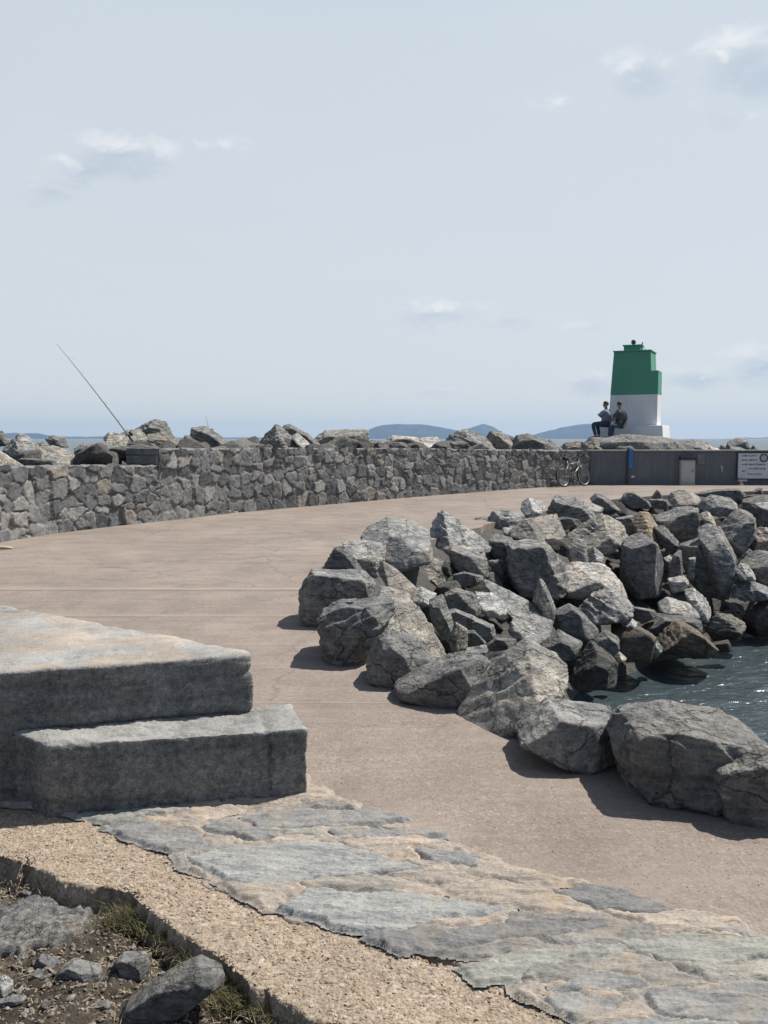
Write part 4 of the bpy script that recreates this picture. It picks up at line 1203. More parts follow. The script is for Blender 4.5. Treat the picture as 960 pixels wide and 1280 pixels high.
# ------------------------------------------------------------------ rubble stone walls
def masonry(name, curve, ztop, thick, label, seed, cap=True, step=0.021, mid=None):
    pl, s = resample(np.asarray(curve), step)
    n = len(pl)
    tan = np.gradient(pl, axis=0)
    tan /= np.linalg.norm(tan, axis=1)[:, None]
    nor = np.stack([tan[:, 1], -tan[:, 0]], 1)        # towards the path
    zt = np.array([ztop(p) for p in pl])
    zmax = zt.max()
    m = int(zmax / step) + 1
    rngs = np.random.default_rng(seed)
    L = s[-1]
    # stones: jittered rows of uneven blocks
    seeds = []
    z = -0.1
    while z < zmax + 0.3:
        hrow = rngs.uniform(0.2, 0.38)
        x = -0.3
        while x < L + 0.5:
            wst = rngs.uniform(0.2, 0.52)
            seeds.append((x + wst / 2, z + hrow / 2 + rngs.uniform(-0.09, 0.09)))
            if rngs.random() < 0.5:
                seeds.append((x + wst / 2 + rngs.uniform(-0.1, 0.1), z + rngs.uniform(-0.02, 0.06)))
            x += wst
        z += hrow
    seeds = np.array(seeds)
    rv = rngs.random((len(seeds), 5))
    U, V = np.meshgrid(s, np.linspace(0, 1, m))
    ZT = np.broadcast_to(zt, U.shape)
    Z = V * ZT
    uf, zf = U.ravel(), Z.ravel()
    wu = uf + 0.05 * fbm2(uf * 4, zf * 4, 3, seed)
    wz = zf + 0.05 * fbm2(uf * 4, zf * 4, 3, seed + 7)
    F1 = np.full(uf.shape, 9.0); F2 = F1.copy(); I1 = np.zeros(uf.shape, int)
    order = np.argsort(seeds[:, 0])
    for i in order:
        a, b = seeds[i]
        lo, hi = a - 0.8, a + 0.8
        sel = np.nonzero((uf > lo) & (uf < hi) & (np.abs(zf - b) < 0.8))[0]
        if len(sel) == 0: continue
        d = (np.abs(wu[sel] - a) ** 3.6 + np.abs((wz[sel] - b) * (1.05 + 0.5 * rv[i, 4])) ** 3.6) ** (1 / 3.6)
        f1, f2 = F1[sel], F2[sel]
        nearer = d < f1
        F2[sel] = np.where(nearer, f1, np.minimum(f2, d))
        I1[sel] = np.where(nearer, i, I1[sel])
        F1[sel] = np.where(nearer, d, f1)
    e = F2 - F1
    r = rv[I1]
    prof = sstep(0.0, 0.026, e)
    sd = seeds[I1]
    disp = prof * (0.038 + 0.04 * (r[:, 1] - 0.5)) + prof * ((r[:, 2] - 0.5) * 0.25 * (uf - sd[:, 0]) + (r[:, 3] - 0.45) * 0.25 * (zf - sd[:, 1]))
    disp += 0.008 * fbm2(uf * 6, zf * 6, 4, seed + 3) + 0.006 * fbm2(uf * 24, zf * 24, 3, seed + 4)
    disp -= 0.03
    disp = disp * sstep(0.0, 0.04, 1.02 * ZT.ravel() - zf + 0.02)
    zz = zf.copy()
    top = np.isclose(V.ravel(), 1.0)
    zz[top] += (0.05 * fbm2(uf * 5, zf * 0, 3, seed + 2))[top]
    NX = np.broadcast_to(nor[:, 0], U.shape).ravel(); NY = np.broadcast_to(nor[:, 1], U.shape).ravel()
    PX = np.broadcast_to(pl[:, 0], U.shape).ravel(); PY = np.broadcast_to(pl[:, 1], U.shape).ravel()
    P = np.stack([PX + NX * disp, PY + NY * disp, zz - 0.04 * (V.ravel() == 0)], 1)
    C = np.stack([r[:, 0], 1 - sstep(0.0, 0.024, e), r[:, 1], np.ones_like(e)], 1)
    faces = [grid_faces(n, m)[:, ::1]]
    # top, back and the two ends
    kk = 26
    ts = np.linspace(0, 1, kk)
    base = len(P)
    TP, TC = [], []
    ztop_row = zz.reshape(m, n)[-1]
    front_row = P.reshape(m, n, 3)[-1]
    for t in ts:
        q = pl - nor * (thick * t)
        nz = 0.022 * fbm2(s * 6, np.zeros(n) + t * 5, 3, seed + 12)
        if t == 0:
            row = front_row.copy()
        else:
            row = np.stack([q[:, 0], q[:, 1], zt + nz], 1)
        TP.append(row); TC.append(np.tile([[0.55, 0.35, 0.5, 1]], (n, 1)))
    for zz2 in (0.4, -0.1):
        q = pl - nor * thick
        TP.append(np.stack([q[:, 0], q[:, 1], np.full(n, zz2)], 1)); TC.append(np.tile([[0.4, 0.3, 0.5, 1]], (n, 1)))
    faces.append(grid_faces(n, kk + 2) + base)
    P = np.vstack([P] + TP); C = np.vstack([C] + TC)
    # ends: grid of courses
    ends = [(0, -1, -0.05), (n - 1, 1, -0.05)]
    if mid is not None:
        k_ = int(np.argmax(np.diff(zt))) + 1
        ends.append((k_, -1, zt[k_ - 1] - 0.03))
    for idx, sgn, z_lo in ends:
        b0 = len(P)
        zs = np.linspace(z_lo, zt[idx] + (0.012 if z_lo > 0 else 0), 46)
        us = np.linspace(0, thick, 30)
        A, B = np.meshgrid(us, zs)
        cell = np.floor(B / 0.17)
        fz = B / 0.17 - cell
        if z_lo > 0: q0_ = 0.035
        fx = (A + cell * 0.23) / 0.5; fx = fx - np.floor(fx)
        g = np.minimum(np.minimum(fz, 1 - fz) * 0.17, np.minimum(fx, 1 - fx) * 0.5)
        dd = (0.03 * sstep(0, 0.02, g) + 0.012 * fbm2(A.ravel() * 9, B.ravel() * 9, 3, seed + 77).reshape(A.shape)) * (A > 0.01)
        q = pl[idx][None, None, :] - nor[idx][None, None, :] * A[..., None] + sgn * tan[idx][None, None, :] * (0.035 if z_lo > 0 else 0.0) + sgn * tan[idx][None, None, :] * dd[..., None]
        P = np.vstack([P, np.concatenate([q, B[..., None]], 2).reshape(-1, 3)])
        cc = np.stack([(0.25 + 0.3 * np.abs(np.sin(cell * 7.1 + np.floor((A + cell * .23) / 0.5) * 3.3))), 1 - sstep(0, 0.015, g), A * 0 + 0.5, A * 0 + 1], 2).reshape(-1, 4)
        C = np.vstack([C, cc])
        faces.append(grid_faces(30, 46) + b0)
    me = np_mesh(name, P, np.vstack(faces))
    at = me.color_attributes.new('stone', 'FLOAT_COLOR', 'POINT')
    if len(me.vertices) == len(C):
        at.data.foreach_set('color', C.astype(np.float32).ravel())
    bm = bmesh.new(); bm.from_mesh(me); bmesh.ops.recalc_face_normals(bm, faces=bm.faces); bm.to_mesh(me); bm.free()
    me.polygons.foreach_set('use_smooth', [True] * len(me.polygons))
    return props(link(name, me, M['wall']), label, 'wall')


# where the tall wall starts: x pixel 200 at the foot line
wc_fine = catmull(WALL_FULL, 0.05)
pxs = 480 + wc_fine[:, 0] / wc_fine[:, 1] * FPX
k_split = int(np.argmin(np.where(wc_fine[:, 1] > 5, np.abs(pxs - 201), 1e9)))
low_c = wc_fine[:k_split + 1]
low_c = low_c[low_c[:, 1] > 6.0]
tall_c = wc_fine[k_split:]


def ztop_low(p):
    return float(np.interp(p[1], [5, 13.3, 17.2], [1.12, 1.075, 1.0]))


def ztop_tall(p):
    return float(np.interp(p[1], [17, 20, 23.3, 26, 29.8], [1.305, 1.275, 1.235, 1.18, 1.11]))


full_c = wc_fine[wc_fine[:, 1] > 6.0]
y_split = float(wc_fine[k_split][1])
masonry('stone_wall', full_c, lambda p: ztop_low(p) if p[1] < y_split else ztop_tall(p), 0.8, 'grey rubble stone wall with a stepped top curving along the left of the path', 4, mid=True)

# ------------------------------------------------------------------ dark rendered wall
x0 = tall_c[-1][0] + 0.02
dwroot = empty('rendered_wall', (x0, DW_Y, 0), 0, 'long dark rendered wall at the end of the path below the beacon', 'wall')
zc = 1.08
nxw, nzw = 420, 24
xs = np.linspace(0, 26, nxw); zs = np.linspace(-0.05, zc, nzw)
A, B = np.meshgrid(xs, zs)
dd = 0.012 * fbm2(A.ravel() * 2, B.ravel() * 2, 4, 41)
Pf = np.stack([A.ravel(), dd, B.ravel()], 1)
Pb = np.stack([A.ravel(), np.full(A.size, 0.6), B.ravel()], 1)
ff = grid_faces(nxw, nzw)
i0 = np.arange(nxw * nzw).reshape(nzw, nxw)
off = nxw * nzw
side = np.stack([i0[-1, :-1], i0[-1, 1:], i0[-1, 1:] + off, i0[-1, :-1] + off], 1)
endl = np.stack([i0[:-1, 0], i0[1:, 0], i0[1:, 0] + off, i0[:-1, 0] + off], 1)
link('wall_body', np_mesh('wall_body', np.vstack([Pf, Pb]), np.vstack([ff, ff[:, ::-1] + off, side, endl])), M['darkwall'], dwroot)
cp = MB(); cp.frustum(-0.02, 26, -0.025, 0.63, zc + 0.002, zc + 0.045)
cp.build('coping', M['coping'], dwroot, bevel=0.012)
# faint pale patch of render
for (pa, pb, pc, pd) in ((871.5, 567, 881, 580),):
    a = at_y(pa, pd, DW_Y - 0.02); b = at_y(pc, pb, DW_Y - 0.02)
    q = MB(); q.frustum(a.x - x0, b.x - x0, -0.024, 0.0, a.z, b.z)
    q.build('render_patch', mat_plain('grey_green_render', (0.16, 0.185, 0.18), 0.9, 0.25, 8), dwroot, bevel=0.01)
# pale scrawl on the wall
sc_ = MB()
def wpt(px, py, d=0.016): 
    q = at_y(px, py, DW_Y - d)
    return (q.x - x0, -d, q.z)
sc_.tube([wpt(900.5, 583), wpt(901.5, 582.3), wpt(902.4, 583.5), wpt(902.2, 586), wpt(902.8, 589.5)], 0.014, 6)
sc_.tube([wpt(902.2, 584), wpt(904.4, 585)], 0.010, 6)
sc_.build('scrawl', M['signwhite'], dwroot)

# blue plate on the wall
a = at_y(785.6, 585, DW_Y - 0.05); b = at_y(791.4, 561.5, DW_Y - 0.05)
bp = empty('marker_plate', (a.x, DW_Y - 0.05, a.z), 0, 'narrow upright blue plate fixed to the dark wall below the beacon', 'plate')
hh, ww = b.z - a.z, b.x - a.x
MB().frustum(0.0, ww, -0.02, 0.0, 0, hh).build('plate', M['blue'], bp, bevel=0.006)
MB().frustum(-0.055, -0.004, -0.03, 0.045, -0.5, hh + 0.03).build('bracket', M['darkmetal'], bp, bevel=0.006)
for zb in (0.06, hh - 0.06):
    MB().tube([(ww / 2, -0.032, zb), (ww / 2, -0.018, zb)], 0.013, 10).build('bolt', M['steel'], bp)
# small white tag low on the wall
a = at_y(791, 596, DW_Y - 0.03)
tg = MB(); tg.frustum(-0.06, 0.06, -0.02, 0.0, -0.03, 0.03); tg.frustum(-0.03, 0.03, -0.03, -0.018, 0.0, 0.045)
props(tg.build('wall_tag', M['signwhite'], None, a, bevel=0.006), 'tiny white tag low on the dark wall under the blue plate', 'tag')

# cabinet
a = at_y(850.5, 605.5, DW_Y - 0.16); b = at_y(869.5, 570.5, DW_Y - 0.16)
cb = empty('utility_cabinet', (a.x, DW_Y - 0.16, 0.0), 0, 'pale grey utility cabinet with a dark top set against the dark wall', 'cabinet')
ww, hh = b.x - a.x, b.z
MB().frustum(0, ww, 0, 0.17, 0.0, hh - 0.12).build('cabinet_body', M['cabinet'], cb, bevel=0.012)
dr = MB().frustum(0.04, ww - 0.04, -0.016, -0.002, 0.08, hh - 0.18).build('door', M['cabinet'], cb, bevel=0.006)
MB().tube([(ww - 0.09, -0.035, hh * 0.45), (ww - 0.09, -0.035, hh * 0.55)], 0.010, 8).build('handle', M['darkmetal'], dr)
MB().frustum(-0.02, ww + 0.02, -0.03, 0.165, hh - 0.118, hh).build('hood', M['darkmetal'], cb, bevel=0.01)

# notice board
SY = DW_Y - 0.07
a = at_y(922, 598.2, SY); b = at_y(974, 566.5, SY)
sg = empty('notice_board', (a.x, SY, a.z), 0, 'white notice board with rows of dark writing and a round emblem', 'sign')
ww, hh = b.x - a.x, b.z - a.z
MB().frustum(0, ww, 0, 0.03, 0, hh).build('panel', M['signwhite'], sg, bevel=0.006)
frm = MB()
frm.frustum(-0.035, -0.002, -0.012, 0.04, -0.03, hh + 0.03)
frm.frustum(ww + 0.002, ww + 0.035, -0.012, 0.04, -0.03, hh + 0.03)
frm.frustum(-0.001, ww + 0.001, -0.010, 0.038, hh + 0.002, hh + 0.028)
frm.frustum(-0.001, ww + 0.001, -0.010, 0.038, -0.028, -0.002)
frm.build('frame', M['darkmetal'], sg)
def spt(px, py):
    q = at_y(px, py, SY); return q.x - a.x, q.z - a.z
rs = random.Random(3)
for (xa, xb, yy_) in ((927, 946, 569.9), (927, 946, 575.2), (927.5, 957, 580.6), (935.5, 957, 586.0), (927, 933, 588.9), (935, 953, 592.8)):
    tx = MB()
    x = xa
    while x < xb - 0.5:
        wl = rs.uniform(1.2, 4.0)
        u0, v0 = spt(x, yy_); u1, _ = spt(min(x + wl, xb), yy_)
        # each word: a run of letter-like strokes
        k = u0
        while k < u1 - 0.012:
            lw = rs.uniform(0.016, 0.024)
            hgt = rs.choice([0.045, 0.045, 0.06])
            tx.frustum(k, k + 0.007, -0.006, -0.001, v0 - 0.022, v0 - 0.022 + hgt)
            tx.frustum(k + 0.0075, k + lw - 0.003, -0.006, -0.001, v0 - 0.022 + rs.choice([0.0, 0.018, 0.036]), v0 - 0.012 + rs.choice([0.0, 0.018, 0.034]) + 0.003)
            k += lw
        x += wl + 0.7
    tx.build('text_line', M['signink'], sg)
u0, v0 = spt(954.8, 572.4)
em = MB(); em.ring((u0, -0.010, v0), 0.115, 0.026, (1, 0, 0), (0, 0, 1), 36, 8)
em.build('emblem_ring', M['signink'], sg, smooth=True)
em = MB(); em.tube([(u0, -0.006, v0), (u0, -0.0015, v0)], 0.05, 20)
em.build('emblem_disc', M['cabinet'], sg)

# T topped mooring post
p0 = at_z(926.5, 606, 0.0)
ps = empty('mooring_post', (p0.x, DW_Y - 0.35, 0), 0, 'small pale pink T topped post on the ground under the notice board', 'post')
sc_y = (DW_Y - 0.35) / FPX
ps.location.x = at_y(926.5, 606, DW_Y - 0.35).x
MB().lathe([(0.10, 0), (0.10, 0.02), (0.05, 0.035), (0.04, 0.13)], 16).build('stem', M['pink'], ps, smooth=False)
MB().tube([(-0.11, 0, 0.155), (-0.10, 0, 0.155), (0.17, 0, 0.16), (0.18, 0, 0.16)], [0.02, 0.032, 0.032, 0.02], 12).build('crossbar', M['pink'], ps)

# ------------------------------------------------------------------ bicycle leaning on the wall
def wall_at_px(px):
    k = int(np.argmin(np.where(wc_fine[:, 1] > 5, np.abs(pxs - px), 1e9)))
    return wc_fine[k]
pa, pb = wall_at_px(695), wall_at_px(723)
dirb = pb - pa; dirb /= np.linalg.norm(dirb)
nb_ = np.array([dirb[1], -dirb[0]])
R_ = 0.335
orig = pa + nb_ * 0.34
bike = empty('bicycle', (orig[0], orig[1], 0), math.atan2(dirb[1], dirb[0]), 'silver framed bicycle leaning against the end of the stone wall', 'bicycle')
lean = empty
def bt(x, z, y=0.0):      # lean towards the wall (local +y)
    a_ = math.radians(9)
    return (x, y * math.cos(a_) + z * math.sin(a_), z * math.cos(a_) - y * math.sin(a_))
WB = 1.05
for hx in (0.0, WB):
    up = Vector(bt(0, 1)) 
    wl = empty('wheel', bt(hx, R_)); wl.parent = bike
    MB().ring((0, 0, 0), R_ - 0.022, 0.024, (1, 0, 0), up, 40, 8).build('tyre', M['black'], wl, smooth=True)
    MB().ring((0, 0, 0), R_ - 0.05, 0.011, (1, 0, 0), up, 40, 6).build('rim', M['steel'], wl, smooth=True)
    sp = MB()
    for k in range(16):
        an = 2 * PI * k / 16
        dvv = Vector((1, 0, 0)) * math.cos(an) + up * math.sin(an)
        sp.tube([dvv * 0.02, dvv * (R_ - 0.055)], 0.0022, 4)
    ax = Vector(bt(0, 0, 1))
    sp.tube([ax * -0.045, ax * 0.045], 0.02, 10)
    sp.build('spokes', M['steel'], wl)
fr_ = MB()
BBx, BBz = 0.43, 0.29
ST = (0.30, 0.70); HT0, HT1 = (0.84, 0.78), (0.885, 0.64)
for a_, b_, r_ in ((ST, (HT0[0] - 0.0, HT0[1] - 0.03), 0.019), ((BBx, BBz), HT1, 0.022), ((BBx, BBz), (0.275, 0.80), 0.018), (HT0, HT1, 0.024)):
    fr_.tube([bt(*a_), bt(*b_)], r_, 10)
for s_ in (-0.055, 0.055):
    fr_.tube([bt(0, R_, s_), bt(BBx, BBz, s_ * 0.5)], 0.010, 8)
    fr_.tube([bt(0, R_, s_), bt(ST[0] - 0.005, ST[1] - 0.02, s_ * 0.4)], 0.009, 8)
fr_.build('bike_frame', M['silver'], bike, smooth=True)
fk = MB()
for s_ in (-0.055, 0.055):
    fk.tube([bt(HT1[0], HT1[1], s_ * 0.8), bt(0.93, 0.5, s_), bt(WB, R_, s_)], [0.016, 0.014, 0.010], 8)
fk.tube([bt(HT1[0], HT1[1], -0.05), bt(HT1[0], HT1[1], 0.05)], 0.018, 8)
fk.build('fork', M['silver'], bike, smooth=True)
hb = MB()
hb.tube([bt(0.84, 0.78), bt(0.815, 0.88), bt(0.87, 0.92)], 0.014, 8)
hb.tube([bt(0.82, 0.96, -0.30), bt(0.87, 0.925, -0.14), bt(0.87, 0.92, 0), bt(0.87, 0.925, 0.14), bt(0.82, 0.96, 0.30)], 0.013, 8)
hbo = hb.build('handlebar', M['darkmetal'], bike, smooth=True)
for s_ in (-1, 1):
    MB().tube([bt(0.84, 0.95, s_ * 0.22), bt(0.81, 0.965, s_ * 0.33)], 0.018, 8).build('grip', M['black'], hbo)
sd_ = MB()
sd_.tube([bt(0.275, 0.80), bt(0.262, 0.86)], 0.013, 8)
sd_.tube([bt(0.12, 0.885), bt(0.16, 0.89), bt(0.25, 0.885), bt(0.36, 0.88), bt(0.40, 0.875)], [0.03, 0.07, 0.06, 0.026, 0.015], 10)
sd_.build('saddle', M['black'], bike, smooth=True)
ck = MB()
ck.ring(bt(BBx, BBz, -0.05), 0.085, 0.006, (1, 0, 0), bt(0, 1), 24, 6)
ck.tube([bt(BBx, BBz, -0.07), bt(BBx + 0.12, BBz - 0.12, -0.08)], 0.010, 6)
ck.tube([bt(BBx, BBz, 0.07), bt(BBx - 0.12, BBz + 0.12, 0.08)], 0.010, 6)
cko = ck.build('crank', M['darkmetal'], bike)
for sx_, s_ in ((1, -1), (-1, 1)):
    q = bt(BBx + sx_ * 0.12, BBz - sx_ * 0.12, s_ * 0.13)
    MB().frustum(q[0] - 0.045, q[0] + 0.045, q[1] - 0.04, q[1] + 0.04, q[2] - 0.012, q[2] + 0.012).build('pedal', M['black'], cko, bevel=0.004)

# ------------------------------------------------------------------ beacon
TH = math.radians(-24)
BY = 33.7
PXM = FPX / BY
fc = at_y(787.5, 532, BY)
backv = Vector((-math.sin(TH), math.cos(TH), 0))
PT = fc.z                                     # top of the plinth
bz = at_y(787.5, 549.5, BY).z
bcen = Vector((fc.x, fc.y, 0)) + backv * 0.78
bea = empty('beacon', (bcen.x, bcen.y, bz), TH, 'green and white harbour beacon tower on the rocks above the dark wall', 'beacon')
ph = PT - bz
hw0, hw1, hgt = 0.79, 0.655, 91.5 / PXM
zg = 38.3 / PXM
lerp = lambda a_, b_, t_: a_ + (b_ - a_) * t_
hg = lerp(hw0, hw1, zg / hgt)
MB().frustum(-hw0, hw0, -hw0, hw0, ph + 0.002, ph + zg, -hg, hg, -hg, hg).build('lower_body', M['white'], bea, bevel=0.015)
MB().frustum(-hg - 0.006, hg + 0.006, -hg - 0.006, hg + 0.006, ph + zg + 0.002, ph + hgt, -hw1, hw1, -hw1, hw1).build('upper_body', M['green'], bea, bevel=0.015)
# buttress against the right side, white below and green above
bh = 67.5 / PXM
xr = 0.95
fy0, fyg, fyt = -hw0 - 0.005, -hg - 0.01, -lerp(hw0, hw1, bh / hgt) - 0.005
MB().frustum(hw0 - 0.3, xr, fy0, 0.25, ph + 0.004, ph + zg, hg - 0.3, xr, fyg + 0.003, 0.25).build('buttress', M['white'], bea, bevel=0.012)
MB().frustum(hg - 0.3, xr + 0.004, fyg - 0.003, 0.254, ph + zg + 0.003, ph + bh, hg - 0.35, xr, fyt, 0.25).build('buttress_top', M['green'], bea, bevel=0.012)
# rim, cap block, cap slab
zt_ = ph + hgt
MB().frustum(-hw1 - 0.03, hw1 + 0.03, -hw1 - 0.03, hw1 + 0.03, zt_ + 0.002, zt_ + 0.05).build('parapet', M['green'], bea, bevel=0.01)
cw = 0.30
MB().frustum(-cw - 0.06, cw - 0.06, -cw, cw, zt_ + 0.052, zt_ + 0.235).build('cap', M['green'], bea, bevel=0.01)
MB().frustum(-cw - 0.1, cw - 0.02, -cw - 0.04, cw + 0.04, zt_ + 0.237, zt_ + 0.285).build('cap_slab', M['green'], bea, bevel=0.008)
ln = MB().lathe([(0.05, 0), (0.05, 0.05), (0.085, 0.06), (0.085, 0.15), (0.06, 0.19), (0.02, 0.205)], 16, (-0.06, 0, zt_ + 0.287)).build('lantern', M['darkmetal'], bea, smooth=False)
rl = MB(); rl.tube([(cw - 0.02, -0.25, zt_ + 0.05), (cw - 0.0, -0.25, zt_ + 0.36)], 0.022, 8)
rl.tube([(cw + 0.14, -0.25, zt_ + 0.05), (cw - 0.0, -0.25, zt_ + 0.24)], 0.012, 8)
rl.build('rail', M['green'], bea)
# plinth: wide, right end splayed out
MB().frustum(-1.20, 1.25, -1.16, 0.95, -0.25, ph, -1.12, 1.18, -1.10, 0.9).build('plinth', M['white'], bea, bevel=0.02)

# ------------------------------------------------------------------ people on the plinth
def skin_mesh(name, chains, mat, parent, sub=2):
    """chains: list of lists of (pos, radius); points given by key are shared"""
    verts, rad, edges, idx = [], [], [], {}
    for ch in chains:
        prev = None
        for (key, pos, r) in ch:
            if key not in idx:
                idx[key] = len(verts); verts.append(tuple(pos)); rad.append(r)
            k = idx[key]
            if prev is not None and prev != k:
                edges.append((prev, k))
            prev = k
    me = bpy.data.meshes.new(name)
    me.from_pydata(verts, edges, [])
    o = bpy.data.objects.new(name, me)
    COL.objects.link(o)
    md = o.modifiers.new('skin', 'SKIN')
    md.use_smooth_shade = True
    for i, v in enumerate(me.skin_vertices[0].data):
        v.radius = rad[i] if isinstance(rad[i], tuple) else (rad[i], rad[i])
        v.use_root = (i == 0)
    ss = o.modifiers.new('sub', 'SUBSURF'); ss.levels = sub; ss.render_levels = sub
    dg = bpy.context.evaluated_depsgraph_get()
    me2 = bpy.data.meshes.new_from_object(o.evaluated_get(dg))
    bpy.data.objects.remove(o)
    me2.name = name
    return link(name, me2, mat, parent, smooth=True)


def person(base, J, label, top_mat, facing, cloth_lo):
    """J: joint positions (world). facing: horizontal unit vector the face looks along."""
    root = empty('person', base, 0, label, 'person')
    b = Vector(base)
    q = {k: Vector(v) - b for k, v in J.items()}
    f = Vector(facing).normalized()
    side = Vector((0, 0, 1)).cross(f)              # the figure's left
    sp1 = q['pelvis'].lerp(q['neck'], 0.35); sp2 = q['pelvis'].lerp(q['neck'], 0.75)
    hd = q['head']
    chains = [[('pel', q['pelvis'], (0.135, 0.10)), ('s1', sp1, (0.125, 0.095)), ('s2', sp2, (0.145, 0.10)), ('nk0', q['neck'], 0.055), ('nk1', q['neck'].lerp(hd, 0.45), 0.05), ('hd0', hd - Vector((0, 0, 0.03)), (0.072, 0.085)), ('hd1', hd + Vector((0, 0, 0.06)), (0.070, 0.085))]]
    for s in ('l', 'r'):
        sh, el, ha = q['sho_' + s], q['elb_' + s], q['hand_' + s]
        chains.append([('s2', sp2, 0.1), ('sh' + s, sh, 0.055), ('el' + s, el, 0.04), ('wr' + s, el.lerp(ha, 0.85), 0.026), ('pm' + s, ha, (0.038, 0.018))])
        dirh = (ha - el).normalized()
        acr = dirh.cross(Vector((0, 0, 1)))
        acr = acr.normalized() if acr.length > 0.2 else side
        for k in range(4):
            o_ = acr * (k - 1.5) * 0.02
            ln_ = (0.062, 0.074, 0.07, 0.052)[k]
            chains.append([('pm' + s, ha, 0.03), ('f%d%s' % (k, s), ha + dirh * 0.045 + o_, 0.009), ('g%d%s' % (k, s), ha + dirh * (0.045 + ln_ * 0.55) + o_ - Vector((0, 0, 0.006)), 0.008), ('h%d%s' % (k, s), ha + dirh * (0.04 + ln_) + o_ - Vector((0, 0, 0.022)), 0.007)])
        chains.append([('pm' + s, ha, 0.03), ('t0' + s, ha + acr * 0.045 + dirh * 0.012, 0.010), ('t1' + s, ha + acr * 0.06 + dirh * 0.045, 0.008)])
        hp, kn, an = q['hip_' + s], q['knee_' + s], q['ank_' + s]
        chains.append([('pel', q['pelvis'], 0.1), ('hp' + s, hp, 0.085), ('kn' + s, kn, 0.058), ('cf' + s, kn.lerp(an, 0.35), 0.055), ('an' + s, an, 0.036), ('ft' + s, an + f * 0.11 - Vector((0, 0, 0.05)), (0.04, 0.025)), ('toe' + s, an + f * 0.19 - Vector((0, 0, 0.055)), (0.035, 0.02))])
    # nose
    chains.append([('hd0', hd, 0.07), ('nose', hd + f * 0.105 - Vector((0, 0, 0.005)), 0.014)])
    skin_mesh('body', chains, M['skin'], root)
    # clothes: same skeleton, a little larger
    tc = [[('pe0', q['pelvis'] - Vector((0, 0, 0.04)), (0.19, 0.15)), ('pel', q['pelvis'] + Vector((0, 0, 0.06)), (0.20, 0.16)), ('s1', sp1, (0.20, 0.16)), ('s2', sp2, (0.20, 0.15)), ('nk0', q['neck'] - Vector((0, 0, 0.01)), 0.072)]]
    for s in ('l', 'r'):
        sh, el, ha = q['sho_' + s], q['elb_' + s], q['hand_' + s]
        tc.append([('s2', sp2, 0.1), ('sh' + s, sh, 0.092), ('el' + s, el, 0.07), ('wr' + s, el.lerp(ha, 0.8), 0.042)])
    skin_mesh('jacket' if cloth_lo else 'shirt', tc, top_mat, root)
    lc = [[('pel', q['pelvis'], (0.155, 0.12))]]
    for s in ('l', 'r'):
        hp, kn, an = q['hip_' + s], q['knee_' + s], q['ank_' + s]
        lc.append([('pel', q['pelvis'], 0.1), ('hp' + s, hp, 0.12), ('kn' + s, kn, 0.085), ('cf' + s, kn.lerp(an, 0.4), 0.066), ('an' + s, an + Vector((0, 0, 0.02)), 0.055)])
    skin_mesh('trousers', lc, M['jeans'], root)
    for s in ('l', 'r'):
        an = q['ank_' + s]
        skin_mesh('shoe', [[('a', an - f * 0.035 - Vector((0, 0, 0.03)), (0.05, 0.045)), ('b', an + f * 0.09 - Vector((0, 0, 0.045)), (0.05, 0.034)), ('c', an + f * 0.20 - Vector((0, 0, 0.055)), (0.042, 0.026))]], M['shoe'], root)
    # hair: cap over the skull, open at the face
    d, ff_ = ico(4)
    ax_f, ax_s, ax_u = f, side, Vector((0, 0, 1))
    c = hd + Vector((0, 0, 0.035)) - f * 0.012
    P = []
    for x in d:
        r = 1.0
        if x[0] > 0.25 and x[2] < 0.45: r = 0.82
        P.append(c + ax_f * x[0] * 0.106 * r + ax_s * x[1] * 0.087 * r + ax_u * x[2] * 0.105 * (r if x[2] > -0.35 else 0.75))
    link('hair', np_mesh('hair', np.array([tuple(p) for p in P]), ff_), M['hair'], root)
    for s in (-1, 1):
        e = MB(); e.lathe([(0.001, -0.011), (0.009, -0.006), (0.011, 0), (0.009, 0.006), (0.001, 0.011)], 8, tuple(hd + f * 0.083 + side * 0.03 * s + Vector((0, 0, 0.028))))
        e.build('eye', M['shoe'], root, smooth=True)
        e = MB(); e.lathe([(0.004, -0.03), (0.016, -0.018), (0.02, 0.01), (0.014, 0.03), (0.003, 0.034)], 8, tuple(hd - f * 0.005 + side * 0.078 * s + Vector((0, 0, 0.015))))
        e.build('ear', M['skin'], root, smooth=True)
    m_ = MB(); c_ = hd + f * 0.086 - Vector((0, 0, 0.045))
    m_.tube([c_ - side * 0.024 - f * 0.008, c_, c_ + side * 0.024 - f * 0.008], [0.004, 0.007, 0.004], 6)
    m_.build('mouth', M['pink'], root, smooth=True)
    return root


def wp(px, py, dy=0.0):
    return at_y(px, py, 32.75 + dy)


